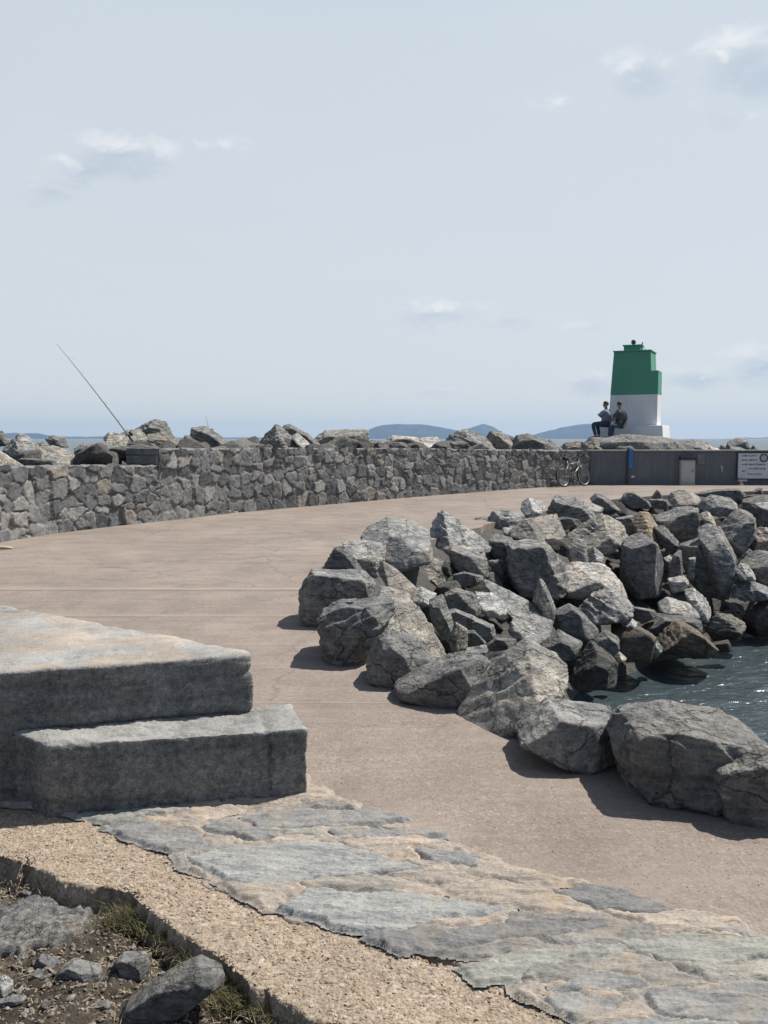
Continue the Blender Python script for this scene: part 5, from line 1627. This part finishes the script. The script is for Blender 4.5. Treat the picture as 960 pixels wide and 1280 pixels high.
SEAT = PT
pA = dict(pelvis=wp(758, 528.2, 0.15), neck=wp(758.0, 512.0, 0.12), head=wp(756.9, 506.2, 0.10),
          sho_l=wp(755.5, 514.0, -0.06), sho_r=wp(760.0, 513.5, 0.28), elb_l=wp(748.3, 520.2, -0.08), elb_r=wp(752.5, 521.5, 0.25),
          hand_l=wp(755.2, 516.6, -0.02), hand_r=wp(749.3, 518.4, 0.10),
          hip_l=wp(756.5, 530.0, 0.05), hip_r=wp(757.5, 529.6, 0.25), knee_l=wp(741.2, 530.0, 0.0), knee_r=wp(746.5, 531.0, 0.25),
          ank_l=wp(744.2, 545.0, 0.0), ank_r=wp(749.0, 544.5, 0.22))
person(wp(756, 547.0, 0.1), pA, 'person in a blue grey top sitting with arms folded and knees to the left', M['shirt'], (-1, -0.15, 0), False)
pB = dict(pelvis=wp(775.5, 529.5, 0.1), neck=wp(775.5, 512.0, 0.0), head=wp(774.0, 506.4, -0.05),
          sho_l=wp(770.5, 514.2, -0.12), sho_r=wp(780.5, 514.2, 0.08), elb_l=wp(768.0, 522.8, -0.20), elb_r=wp(782.6, 522.8, 0.02),
          hand_l=wp(765.0, 528.6, -0.35), hand_r=wp(780.4, 531.6, -0.1),
          hip_l=wp(773, 531.0, 0.0), hip_r=wp(777, 531.0, 0.12), knee_l=wp(763.2, 531.5, -0.35), knee_r=wp(766.6, 532.0, -0.28),
          ank_l=wp(761.6, 546.4, -0.36), ank_r=wp(764.8, 546.6, -0.28))
person(wp(770, 548.5, 0.0), pB, 'person in a dark grey jacket sitting hunched against the white base', M['jacket'], (-0.75, -0.66, 0), True)

# ------------------------------------------------------------------ fishing rods
def fishing_rod(tip, base, Yt, Yb, label, r0, guides):
    A_, B_ = at_y(*base, Yb), at_y(*tip, Yt)
    d = (B_ - A_)
    A0 = A_ - d.normalized() * 0.7
    root = empty('fishing_rod', A0, 0, label, 'fishing rod')
    L = (B_ - A0).length
    d.normalize()
    n = 12
    pts = [d * (L * k / n) + Vector((-0.10, 0, -0.05)) * (k / n) ** 3 * (0.6 if guides else 0.1) for k in range(n + 1)]
    MB().tube(pts, [lerp(r0, r0 * 0.22, k / n) for k in range(n + 1)], 8).build('rod_blank', M['rod'], root, smooth=True)
    MB().tube([d * 0.02, d * 0.6], r0 * 1.5, 10).build('grip', M['black'], root)
    sidev = d.cross(Vector((0, 1, 0))).normalized()
    rl_ = MB(); c = d * 0.62 - sidev * 0.07
    rl_.tube([c - d * 0.04, c + d * 0.04], 0.035, 14); rl_.tube([d * 0.62, c], 0.012, 8)
    rl_.build('reel', M['darkmetal'], root)
    for k in guides:
        p = d * (L * k)
        MB().ring(p - sidev * 0.03, 0.018, 0.003, tuple(sidev), (0, 1, 0), 14, 5).build('line_guide', M['steel'], root)
    return root


fishing_rod((74, 428), (158, 541), 20.2, 19.2, 'long dark fishing rod leaning to the left above the wall', 0.015, (0.3, 0.45, 0.6, 0.72, 0.84))
fishing_rod((257.5, 519), (261, 536), 22.4, 22.2, 'short upright tip of a fishing rod behind the dark slanting boulder', 0.014, ())

# ------------------------------------------------------------------ foreground: soil, gravel concrete, paved terrace
def pz(pts, z):
    return np.array([tuple(at_z(a, b, z).xy) for a, b in pts])


def poly_sd(poly, x, y):
    """signed distance to a closed polygon, positive inside"""
    best = np.full(x.shape, 1e9)
    inside = np.zeros(x.shape, bool)
    n = len(poly)
    for i in range(n):
        a, b = poly[i], poly[(i + 1) % n]
        d = b - a
        t = np.clip(((x - a[0]) * d[0] + (y - a[1]) * d[1]) / max(d.dot(d), 1e-12), 0, 1)
        best = np.minimum(best, np.hypot(x - a[0] - t * d[0], y - a[1] - t * d[1]))
        cond = (a[1] > y) != (b[1] > y)
        xi = a[0] + (y - a[1]) / (b[1] - a[1] if abs(b[1] - a[1]) > 1e-12 else 1e-12) * (b[0] - a[0])
        inside ^= cond & (x < xi)
    return np.where(inside, best, -best)


def slab(name, poly, top, mat, parent=None, sdf=None, res=0.008, rough=0.006, edge=0.02, bottom=-0.13, seed=0, tilt=(0, 0), edge_w=0.014, fs=9.0, dip=None, extra=None):
    lo, hi = poly.min(0) - 0.06, poly.max(0) + 0.06
    X, Y_ = np.meshgrid(np.arange(lo[0], hi[0], res), np.arange(lo[1], hi[1], res))
    ny_, nx_ = X.shape
    x, y = X.ravel(), Y_.ravel()
    sd = poly_sd(poly, x, y) if sdf is None else sdf(x, y)
    sd = sd + edge * fbm2(x * 9, y * 9, 4, seed)
    c = poly.mean(0)
    z = top + rough * fbm2(x * fs, y * fs, 5, seed + 3, 0.55) + 0.35 * rough * fbm2(x * 60, y * 60, 2, seed + 6) + tilt[0] * (x - c[0]) + tilt[1] * (y - c[1])
    if extra is not None:
        z = z + extra(x, y)
    rnd = sstep(-edge_w, edge_w, sd)
    z = bottom + (z - bottom) * rnd
    F = grid_faces(nx_, ny_)
    keep = (sd[F].max(1) > -edge_w * 1.2)
    F = F[keep]
    used = np.unique(F)
    mp = -np.ones(len(x), int); mp[used] = np.arange(len(used))
    base = np.array([c[0], c[1], 0])
    P = np.stack([x, y, z], 1)[used] - base
    o = link(name, np_mesh(name, P, mp[F]), M[mat] if isinstance(mat, str) else mat, None, base)
    if parent is not None:
        o.parent = parent
        o.location = base - np.array(parent.location)
    return o


STRIP = pz([(-500, 1000), (-60, 975), (120, 985), (200, 1050), (330, 1120), (480, 1180), (640, 1230), (800, 1320), (1000, 1440), (900, 1700),
            (600, 1420), (440, 1292), (400, 1278), (352, 1254), (312, 1232), (272, 1202), (240, 1180), (196, 1150), (160, 1118), (110, 1106), (82, 1102), (60, 1090), (0, 1072), (-120, 1052), (-500, 1020)], 0.045)
# soil bed in the near corner
DIRT = pz([(-1100, 1015), (-400, 1040), (60, 1075), (160, 1110), (290, 1195), (380, 1260), (520, 1330), (700, 1480), (500, 1900), (-1500, 1900)], 0.0)
def dirt_extra(x, y):
    d_ = np.maximum(-poly_sd(STRIP, x, y), 0)
    return 0.02 * fbm2(x * 3.5, y * 3.5, 4, 61) - 0.05 * np.exp(-(d_ / 0.07) ** 2)
props(slab('soil', DIRT, -0.015, 'dirt', res=0.009, rough=0.014, seed=51, extra=dirt_extra, fs=14), 'dry stony soil in the near corner', kind='structure')
# gravelly concrete strip
props(slab('gravel_concrete', STRIP, 0.045, 'gravel', res=0.0065, rough=0.004, edge=0.03, seed=52, fs=16), 'coarse beige gravelly concrete strip', kind='structure')
# paved terrace
TERR = pz([(60, 1010), (-300, 985), (-400, 900), (200, 880), (380, 960), (432, 998), (480, 1012), (515, 1022), (552, 1039), (600, 1060), (652, 1080), (690, 1090), (732, 1100),
           (770, 1115), (846, 1134), (917, 1146), (962, 1168), (1100, 1210), (1300, 1300), (1200, 1500), (900, 1370), (760, 1296), (715, 1272), (690, 1262), (640, 1245), (600, 1222), (556, 1201), (530, 1192),
           (480, 1187), (455, 1165), (430, 1160), (350, 1148), (318, 1132), (240, 1090), (205, 1068), (165, 1046), (130, 1030), (95, 1018)], 0.06)
CR = [((120, 1030), (250, 1045), (262, 1058)), ((262, 1023), (360, 1014), (410, 1003)), ((180, 1023), (260, 1012), (330, 1003)), ((470, 1033), (560, 1040), (655, 1080)),
      ((560, 1085), (700, 1110), (760, 1118)), ((640, 1135), (760, 1150), (900, 1165)), ((480, 1150), (620, 1152), (700, 1148), (830, 1142)), ((580, 1206), (700, 1194), (800, 1190)), ((780, 1230), (860, 1226), (960, 1218)), ((440, 1005), (380, 1030), (300, 1040))]
CRW = [pz(c, 0.06) for c in CR]
def terr_extra(x, y):
    best = np.full(x.shape, 1e9)
    wob = 0.02 * fbm2(x * 8, y * 8, 3, 71)
    for c in CRW:
        best = np.minimum(best, np.abs(np.abs(poly_signed(c, x, y)) + wob))
    g = -0.016 * np.exp(-(best / 0.007) ** 2)
    ridg = 0.004 * fbm2(x * 4 + y * 2, y * 17, 4, 73)
    return g + ridg
terr = slab('paved_terrace', TERR, 0.0495, 'mortar', res=0.0065, rough=0.005, edge=0.035, seed=53, fs=10, extra=terr_extra)
props(terr, 'terrace of grey flagstones set in tan mortar', kind='structure')
GREY = (0.22, 0.215, 0.205); BLUEG = (0.265, 0.265, 0.252); DGREY = (0.165, 0.162, 0.157); GREEN = (0.25, 0.25, 0.22)
def flag_extra(x, y):
    q = 26 * (y + 0.25 * x) + 1.5 * fbm2(x * 3, y * 6, 3, 33)
    return 0.006 * (q - np.floor(q) - 0.5) + 0.004 * fbm2(x * 5, y * 24, 3, 34)
FLAGS = [([(230, 1071), (265, 1062), (390, 1049), (420, 1052), (470, 1066), (535, 1083), (480, 1091), (400, 1096), (330, 1107), (280, 1098)], BLUEG),
         ([(345, 1132), (392, 1110), (470, 1112), (560, 1118), (645, 1133), (600, 1140), (530, 1146), (500, 1158), (445, 1162), (410, 1150)], BLUEG),
         ([(455, 1168), (480, 1160), (560, 1160), (620, 1152), (700, 1150), (770, 1152), (700, 1164), (620, 1172), (560, 1182), (500, 1186)], DGREY),
         ([(686, 1109), (735, 1101), (780, 1110), (848, 1135), (790, 1138), (740, 1130)], DGREY),
         ([(560, 1204), (620, 1192), (700, 1180), (800, 1172), (830, 1178), (740, 1192), (660, 1208), (650, 1226), (600, 1224)], GREEN),
         ([(680, 1228), (760, 1212), (800, 1218), (815, 1226), (740, 1236), (690, 1236)], GREY),
         ([(668, 1240), (720, 1236), (780, 1246), (770, 1262), (720, 1268)], GREY),
         ([(800, 1236), (880, 1230), (960, 1226), (1080, 1236), (1060, 1290), (900, 1276), (820, 1262)], GREY),
         ([(745, 1278), (820, 1268), (920, 1278), (960, 1320), (830, 1320)], BLUEG),
         ([(130, 1031), (190, 1026), (240, 1036), (262, 1055), (215, 1062), (170, 1052)], GREY),
         ([(95, 1016), (160, 1009), (240, 1006), (235, 1013), (160, 1021), (120, 1025)], GREEN),
         ([(245, 1029), (300, 1027), (355, 1042), (320, 1049), (270, 1040)], GREY),
         ([(300, 1020), (380, 1008), (470, 1010), (510, 1020), (460, 1030), (400, 1033), (330, 1032)], GREY),
         ([(400, 1036), (480, 1034), (555, 1040), (500, 1047), (420, 1044)], GREY),
         ([(520, 1060), (600, 1066), (590, 1078), (540, 1074)], GREY),
         ([(780, 1178), (860, 1164), (960, 1172), (1000, 1190), (900, 1204), (820, 1202)], GREEN),
         ([(860, 1150), (920, 1150), (955, 1166), (900, 1164)], (0.30, 0.275, 0.25))]
for k, (pts, colr) in enumerate(FLAGS):
    f_ = slab('flagstone', pz(pts, 0.066), 0.063 + 0.004 * random.random(), 'flag', terr, None, 0.006, 0.004, 0.02, 0.0515, 80 + k, (random.uniform(-0.012, 0.012), random.uniform(-0.012, 0.012)), 0.007, 12, extra=flag_extra)
    f_.color = (*colr, 1)

# the stones between the big ones: uneven cells, long across the slope
TRACED = [pz(pts, 0.064) for pts, _ in FLAGS]
rg = np.random.default_rng(19)
ax1 = np.array([0.93, -0.36]); ax2 = np.array([0.36, 0.93])
sp_ = []
for qx in np.arange(-3.2, 3.2, 0.40):
    for qy in np.arange(0.6, 5.0, 0.17):
        q = ax1 * (qx + 0.2 * (int(round(qy / 0.17)) % 2) + rg.uniform(-0.13, 0.13)) + ax2 * (qy + rg.uniform(-0.05, 0.05))
        sp_.append(q)
sp_ = np.array(sp_)
keep_ = poly_sd(TERR, sp_[:, 0], sp_[:, 1]) > 0.015
allseeds = sp_[poly_sd(TERR, sp_[:, 0], sp_[:, 1]) > -0.3]
cells = sp_[keep_]


def cell_sdf(c):
    def f(x, y):
        dx, dy = x - c[0], y - c[1]
        d0 = np.hypot((dx * ax1[0] + dy * ax1[1]) / 2.3, dx * ax2[0] + dy * ax2[1])
        best = np.full(x.shape, 9.0)
        for o_ in allseeds:
            if abs(o_[0] - c[0]) > 1.3 or abs(o_[1] - c[1]) > 1.0 or (abs(o_[0] - c[0]) < 1e-9 and abs(o_[1] - c[1]) < 1e-9):
                continue
            ex, ey = x - o_[0], y - o_[1]
            best = np.minimum(best, np.hypot((ex * ax1[0] + ey * ax1[1]) / 2.3, ex * ax2[0] + ey * ax2[1]))
        sd = (best - d0) * 0.5 - 0.006
        sd = np.minimum(sd, poly_sd(TERR, x, y) - 0.012)
        for tp in TRACED:
            if np.abs(tp.mean(0) - c).max() < 1.6:
                sd = np.minimum(sd, -poly_sd(tp, x, y) - 0.007)
        return sd
    return f


CELLC = [(0.315, 0.268, 0.222), (0.295, 0.256, 0.213), (0.26, 0.236, 0.204), (0.335, 0.285, 0.236), (0.262, 0.248, 0.22), (0.205, 0.193, 0.176), (0.305, 0.262, 0.216)]
for k, c in enumerate(cells):
    v = (c[1], c[0])
    pxx = 480 + c[0] / c[1] * FPX
    if not (-60 < pxx < 1060) or c[1] < 1.7:
        continue
    box_ = np.array([c + [-0.5, -0.34], c + [0.5, -0.34], c + [0.5, 0.34], c + [-0.5, 0.34]])
    qx_, qy_ = np.meshgrid(np.linspace(c[0] - .35, c[0] + .35, 40), np.linspace(c[1] - .22, c[1] + .22, 26))
    probe = cell_sdf(c)(qx_.ravel(), qy_.ravel())
    if probe.max() < 0.016:
        continue
    f_ = slab('flagstone', box_, 0.061 + 0.005 * rg.random(), 'flag', terr, cell_sdf(c), 0.007, 0.004, 0.022, 0.0515, 140 + k, tuple(rg.uniform(-0.012, 0.012, 2)), 0.008, 12, extra=flag_extra)
    colr = CELLC[int(rg.integers(len(CELLC)))]
    f_.color = (*colr, 1)

# ------------------------------------------------------------------ stone platform and step
def block(name, label, front_l, front_r, top, bot, back_pts, mat, seed, sub=7, extra_planes=(), groove=None, amp=0.008):
    """weathered stone block: convex plan polygon (world xy, counter-clockwise) between bot and top"""
    poly = np.array(back_pts)
    c = poly.mean(0)
    planes = []
    n = len(poly)
    zc_ = (top + bot) / 2
    for i in range(n):
        a, b = poly[i], poly[(i + 1) % n]
        d = b - a; L = np.hypot(*d)
        nn = np.array([d[1], -d[0]]) / L
        planes.append(((nn[0], nn[1], 0.0), float((a - c) @ nn)))
    planes.append(((0, 0, 1), top - zc_)); planes.append(((0, 0, -1), zc_ - bot))
    planes += list(extra_planes)
    d, f = ico(sub)
    # warp the sampling so that a flat wide block gets even facets
    sc3 = np.array([np.ptp(poly[:, 0]) / 2, np.ptp(poly[:, 1]) / 2, (top - bot) / 2])
    dd = d * sc3; dd /= np.linalg.norm(dd, axis=1)[:, None]
    p = 130.0
    q = np.maximum(dd @ np.array([nn for nn, h in planes], float).T / np.array([h for nn, h in planes]), 0)
    m = np.maximum(q.max(1), 1e-6)
    P = dd / (m * ((q / m[:, None]) ** p).sum(1) ** (1.0 / p))[:, None]
    disp = amp * fbm(P * 5 + seed, 3, seed, 0.4) + 0.004 * fbm(P * 24, 3, seed + 2, 0.6) + 0.003 * fbm(P * 75, 2, seed + 4, 0.6)
    if groove is not None:
        disp += groove(P + np.array([c[0], c[1], zc_]))
    # broken arrises: chips knocked out where two faces meet
    Q = np.sort(np.stack([(P @ np.asarray(nn, float)) / h for nn, h in planes], 1), axis=1)
    edge = sstep(0.0, 1.0, np.clip(1 - (Q[:, -1] - Q[:, -2]) / 0.10, 0, 1))
    disp -= 0.016 * edge * np.maximum(fbm(P * 7 + seed * 2, 3, seed + 8) - 0.12, 0)
    # displace along the local face normal
    N = np.zeros_like(dd)
    for nn, h in planes:
        q = np.maximum((P @ np.asarray(nn, float)) / h, 0)
        N += (q ** 26)[:, None] * np.asarray(nn, float)
    N /= np.linalg.norm(N, axis=1)[:, None]
    P = P + N * disp[:, None]
    P[:, 2] += zc_ - bot
    o = link(name, np_mesh(name, P, f), M[mat], None, (c[0], c[1], bot))
    return props(o, label, 'step' if 'step' in name else 'platform')


zs_, zp_ = 0.33, 0.58
fl = at_z(60, 932, zs_).xy; frr = at_z(383, 911, zs_).xy
bl = at_z(2, 908, zs_).xy
g0 = (frr - fl).normalized()
perp = Vector((-g0.y, g0.x))
plan = [tuple(fl), tuple(frr), tuple(frr + perp * 0.36 - g0 * 0.02), tuple(fl + perp * 0.52 - g0 * 0.20), tuple(bl)]
jx = at_z(336, 913, zs_).xy
def step_groove(P):
    t_ = (P[:, 0] - jx.x) * g0.x + (P[:, 1] - jx.y) * g0.y + 0.012 * fbm(P * 9, 3, 5)
    return -0.012 * np.exp(-(t_ / 0.005) ** 2)
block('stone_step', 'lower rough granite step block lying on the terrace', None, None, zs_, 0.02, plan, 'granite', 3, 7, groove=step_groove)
ul = at_z(-260, 858, zp_).xy; ur = at_z(316, 817, zp_).xy
pa_ = at_z(0, 755, zp_).xy
far = at_z(-500, 722, zp_).xy
rr_ = at_z(200, 791, zp_).xy
plan2 = [tuple(ul), tuple(ur), tuple(at_z(312, 812, zp_).xy), tuple(pa_), tuple(far), tuple(at_z(-700, 800, zp_).xy)]
def plat_groove(P):
    # a worn horizontal bed joint and rough courses on the front face
    return -0.010 * np.exp(-((P[:, 2] - 0.50 + 0.015 * np.sin(P[:, 0] * 5)) / 0.012) ** 2) - 0.012 * np.exp(-((P[:, 2] - 0.325) / 0.010) ** 2)
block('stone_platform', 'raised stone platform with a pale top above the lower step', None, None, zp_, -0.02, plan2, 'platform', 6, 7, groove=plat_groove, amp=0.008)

# ------------------------------------------------------------------ stones, grass and litter in the near corner
SZ = -0.02
kw = dict(name='stone', cat='stone', mat='pebble_rock', strata=0.0)
rock('S', [(138, 482), (150, 440), (172, 418), (250, 455), (225, 490)], 'small dark pointed stone at the left of the soil', z=SZ, t=0.15, col=0.15, **kw)
rock('S', [(215, 535), (250, 470), (300, 440), (400, 465), (415, 510), (380, 540)], 'dark stone with a pale right edge lying in the soil', z=SZ, t=0.3, col=0.2, **kw)
rock('S', [(460, 450), (500, 415), (580, 415), (600, 460), (588, 515), (490, 520)], 'blocky dark stone standing alone in the soil', z=SZ, t=0.12, col=0.17, **kw)
rock('S', [(460, 675), (520, 600), (640, 520), (700, 470), (800, 428), (880, 465), (895, 540), (800, 595), (700, 640), (520, 695)], 'largest grey topped stone lying aslant at the grass edge', z=SZ, t=0.3, col=0.14, T=0.075, fr=[(-0.1, 0.1, 1.0)], **kw)
rock('S', [(-30, 525), (20, 508), (50, 530), (55, 575), (0, 590), (-30, 590)], 'pale grey stone cut by the left side of the view', z=SZ, t=0.5, col=0.33, **kw)
rock('S', [(152, 648), (180, 598), (222, 632), (215, 655)], 'tiny dark stone in front of the other stones', z=SZ, t=0.2, col=0.16, **kw)
rock('S', [(340, 648), (360, 625), (430, 606), (450, 632), (400, 650)], 'thin dark splinter beside the largest grey topped stone', z=SZ, t=0.3, col=0.2, **kw)
rock('S', [(90, 525), (150, 483), (225, 490), (210, 520), (150, 535)], 'flat dark stone touching the one with a pale edge', z=SZ, t=0.3, col=0.18, **kw)
rock('S', [(-20, 610), (60, 588), (105, 592), (95, 620), (0, 640)], 'thin slate flake at the left side of the soil', z=SZ, t=0.4, col=0.19, **kw)
rock('S', [(70, 185), (95, 165), (132, 178), (110, 192)], 'small dark chip near the broken concrete edge', z=SZ, t=0.2, col=0.15, **kw)
ledge = slab('bedrock_ledge', pz([(-120, 1128), (0, 1132), (60, 1122), (110, 1136), (132, 1158), (90, 1184), (20, 1192), (-120, 1200)], 0.0), 0.012, 'pebble_rock', None, None, 0.007, 0.016, 0.05, -0.08, 91, (0, 0), 0.02, 14)
ledge.color = (0.19, 0.19, 0.19, 1)
props(ledge, 'flat grey bedrock ledge showing through the soil', 'ledge')

# pebbles of the gravel concrete and chips in the soil, as counted-by-nobody stuff
def scatter(name, poly, n, zf, r0, r1, mat, label, seed, sub=1, flat=0.6, inset=0.01, px_bias=True):
    rg = np.random.default_rng(seed)
    lo, hi = poly.min(0), poly.max(0)
    lo = np.maximum(lo, [-2.2, 1.4]); hi = np.minimum(hi, [1.7, 4.6])
    pts = []
    while len(pts) < n:
        q = rg.uniform(lo, hi, (4000, 2))
        ok = poly_sd(poly, q[:, 0], q[:, 1]) > inset
        pts += list(q[ok])
    pts = np.array(pts[:n])
    d, f = ico(sub)
    k = len(d)
    R = r0 + (r1 - r0) * rg.random(n) ** 2.2
    ang = rg.random(n) * 6.28
    sx, sy = R * rg.uniform(0.7, 1.5, n), R * rg.uniform(0.6, 1.0, n)
    jit = 1 + 0.22 * rg.standard_normal((n, k))
    V = d[None] * jit[..., None]
    X = V[..., 0] * sx[:, None]; Y_ = V[..., 1] * sy[:, None]; Z = V[..., 2] * (R * flat)[:, None]
    ca, sa = np.cos(ang)[:, None], np.sin(ang)[:, None]
    tl = rg.normal(0, 0.3, (n, 1))
    XX = X * ca - Y_ * sa + pts[:, :1]; YY = X * sa + Y_ * ca + pts[:, 1:]
    ZZ = Z + X * tl + zf(pts)[:, None]
    F = (f[None] + (np.arange(n) * k)[:, None, None]).reshape(-1, 3)
    o = link(name, np_mesh(name, np.stack([XX, YY, ZZ], 2).reshape(-1, 3), F, smooth=False), M[mat])
    return props(o, label, kind='stuff')


scatter('gravel', STRIP, 30000, lambda p: 0.044 + 0.004 * fbm2(p[:, 0] * 16, p[:, 1] * 16, 5, 55, 0.55), 0.0025, 0.0075, 'chips', 'loose beige gravel on the concrete strip', 5, flat=0.5)
scatter('soil_chips', DIRT, 16000, lambda p: -0.013 + dirt_extra(p[:, 0], p[:, 1]) + 0.014 * fbm2(p[:, 0] * 14, p[:, 1] * 14, 5, 54, 0.55), 0.002, 0.010, 'darkchips', 'loose stone chips on the soil', 6, flat=0.5)
PATCH = pz([(360, 905), (480, 895), (620, 930), (800, 1000), (960, 1050), (960, 1150), (800, 1110), (600, 1045), (450, 990), (385, 975)], 0.0)
scatter('grit', PATCH, 1500, lambda p: np.full(len(p), 0.0005), 0.0012, 0.0038, 'chips', 'loose grit on the near part of the path', 7)


def blades(name, spots, n, hgt, mat, label, seed, lay=0.3, zb=-0.01):
    rg = np.random.default_rng(seed)
    V, F = [], []
    W_ = np.array([tuple(at_z(a, b, 0.0).xy) for a, b, r in spots]); Rr = np.array([r for a, b, r in spots])
    for i in range(n):
        k = rg.integers(len(spots))
        p = W_[k] + rg.normal(0, 1, 2) * Rr[k]
        a = rg.random() * 6.28
        h = hgt * rg.uniform(0.35, 1.2)
        ln_ = rg.normal(0, 1) * lay
        wd = rg.uniform(0.0008, 0.0022)
        dx, dy = math.cos(a), math.sin(a)
        segs = 3
        b0 = len(V)
        for s in range(segs + 1):
            t_ = s / segs
            r = h * (abs(ln_) * t_ * t_ + 0.15 * t_)
            z = zb + h * (t_ - 0.35 * min(abs(ln_), 1.6) * t_ * t_)
            w_ = wd * (1 - t_ * 0.9)
            cx_, cy_ = p[0] + dx * r, p[1] + dy * r
            V.append((cx_ - dy * w_, cy_ + dx * w_, z)); V.append((cx_ + dy * w_, cy_ - dx * w_, z))
        for s in range(segs):
            F.append((b0 + 2 * s, b0 + 2 * s + 1, b0 + 2 * s + 3, b0 + 2 * s + 2))
    o = link(name, np_mesh(name, np.array(V), np.array(F), smooth=False), M[mat])
    return props(o, label, kind='stuff')


GS = [(165, 1140, 0.03), (190, 1158, 0.035), (215, 1165, 0.03), (250, 1185, 0.03), (262, 1196, 0.025), (235, 1180, 0.035), (290, 1212, 0.03), (300, 1235, 0.035), (320, 1245, 0.03), (345, 1262, 0.03), (290, 1250, 0.035), (380, 1275, 0.03), (150, 1150, 0.03)]
blades('grass', GS, 3600, 0.04, 'grass', 'sparse olive and dry grass along the broken concrete edge', 3, 0.9)
ST_ = [(40, 1210, 0.12), (110, 1230, 0.12), (180, 1190, 0.10), (230, 1205, 0.08), (60, 1260, 0.12), (250, 1260, 0.08), (140, 1270, 0.1), (20, 1110, 0.05), (330, 1270, 0.05)]
blades('dry_straw', ST_, 1000, 0.013, 'straw', 'dry straw lying on the soil', 4, 1.8)

# driftwood stick and a scrap on the path
q = at_z(3, 686.5, 0.0)
st = MB()
st.tube([(-0.45, -0.02, 0.022), (-0.2, 0.01, 0.024), (0.05, -0.01, 0.022), (0.14, 0.0, 0.018)], [0.02, 0.024, 0.021, 0.012], 8)
st.tube([(-0.15, 0.0, 0.025), (-0.09, 0.05, 0.035)], [0.012, 0.006], 6)
props(st.build('driftwood_stick', M['wood'], None, (q.x, q.y, 0.0), smooth=True), 'pale stick lying on the path at the foot of the lower wall', 'stick')

# ------------------------------------------------------------------ render settings
scene.render.engine = 'CYCLES'
cy = scene.cycles
cy.use_denoising = True
cy.max_bounces = 6
cy.diffuse_bounces = 3
cy.glossy_bounces = 3
cy.transmission_bounces = 2
cy.volume_bounces = 0
cy.transparent_max_bounces = 4
cy.caustics_reflective = False
cy.caustics_refractive = False
cy.sample_clamp_indirect = 4.0
vs = scene.view_settings
vs.view_transform = 'Standard'
vs.look = 'None'
vs.exposure = 0.33
vs.gamma = 1.0
vs.use_curve_mapping = False
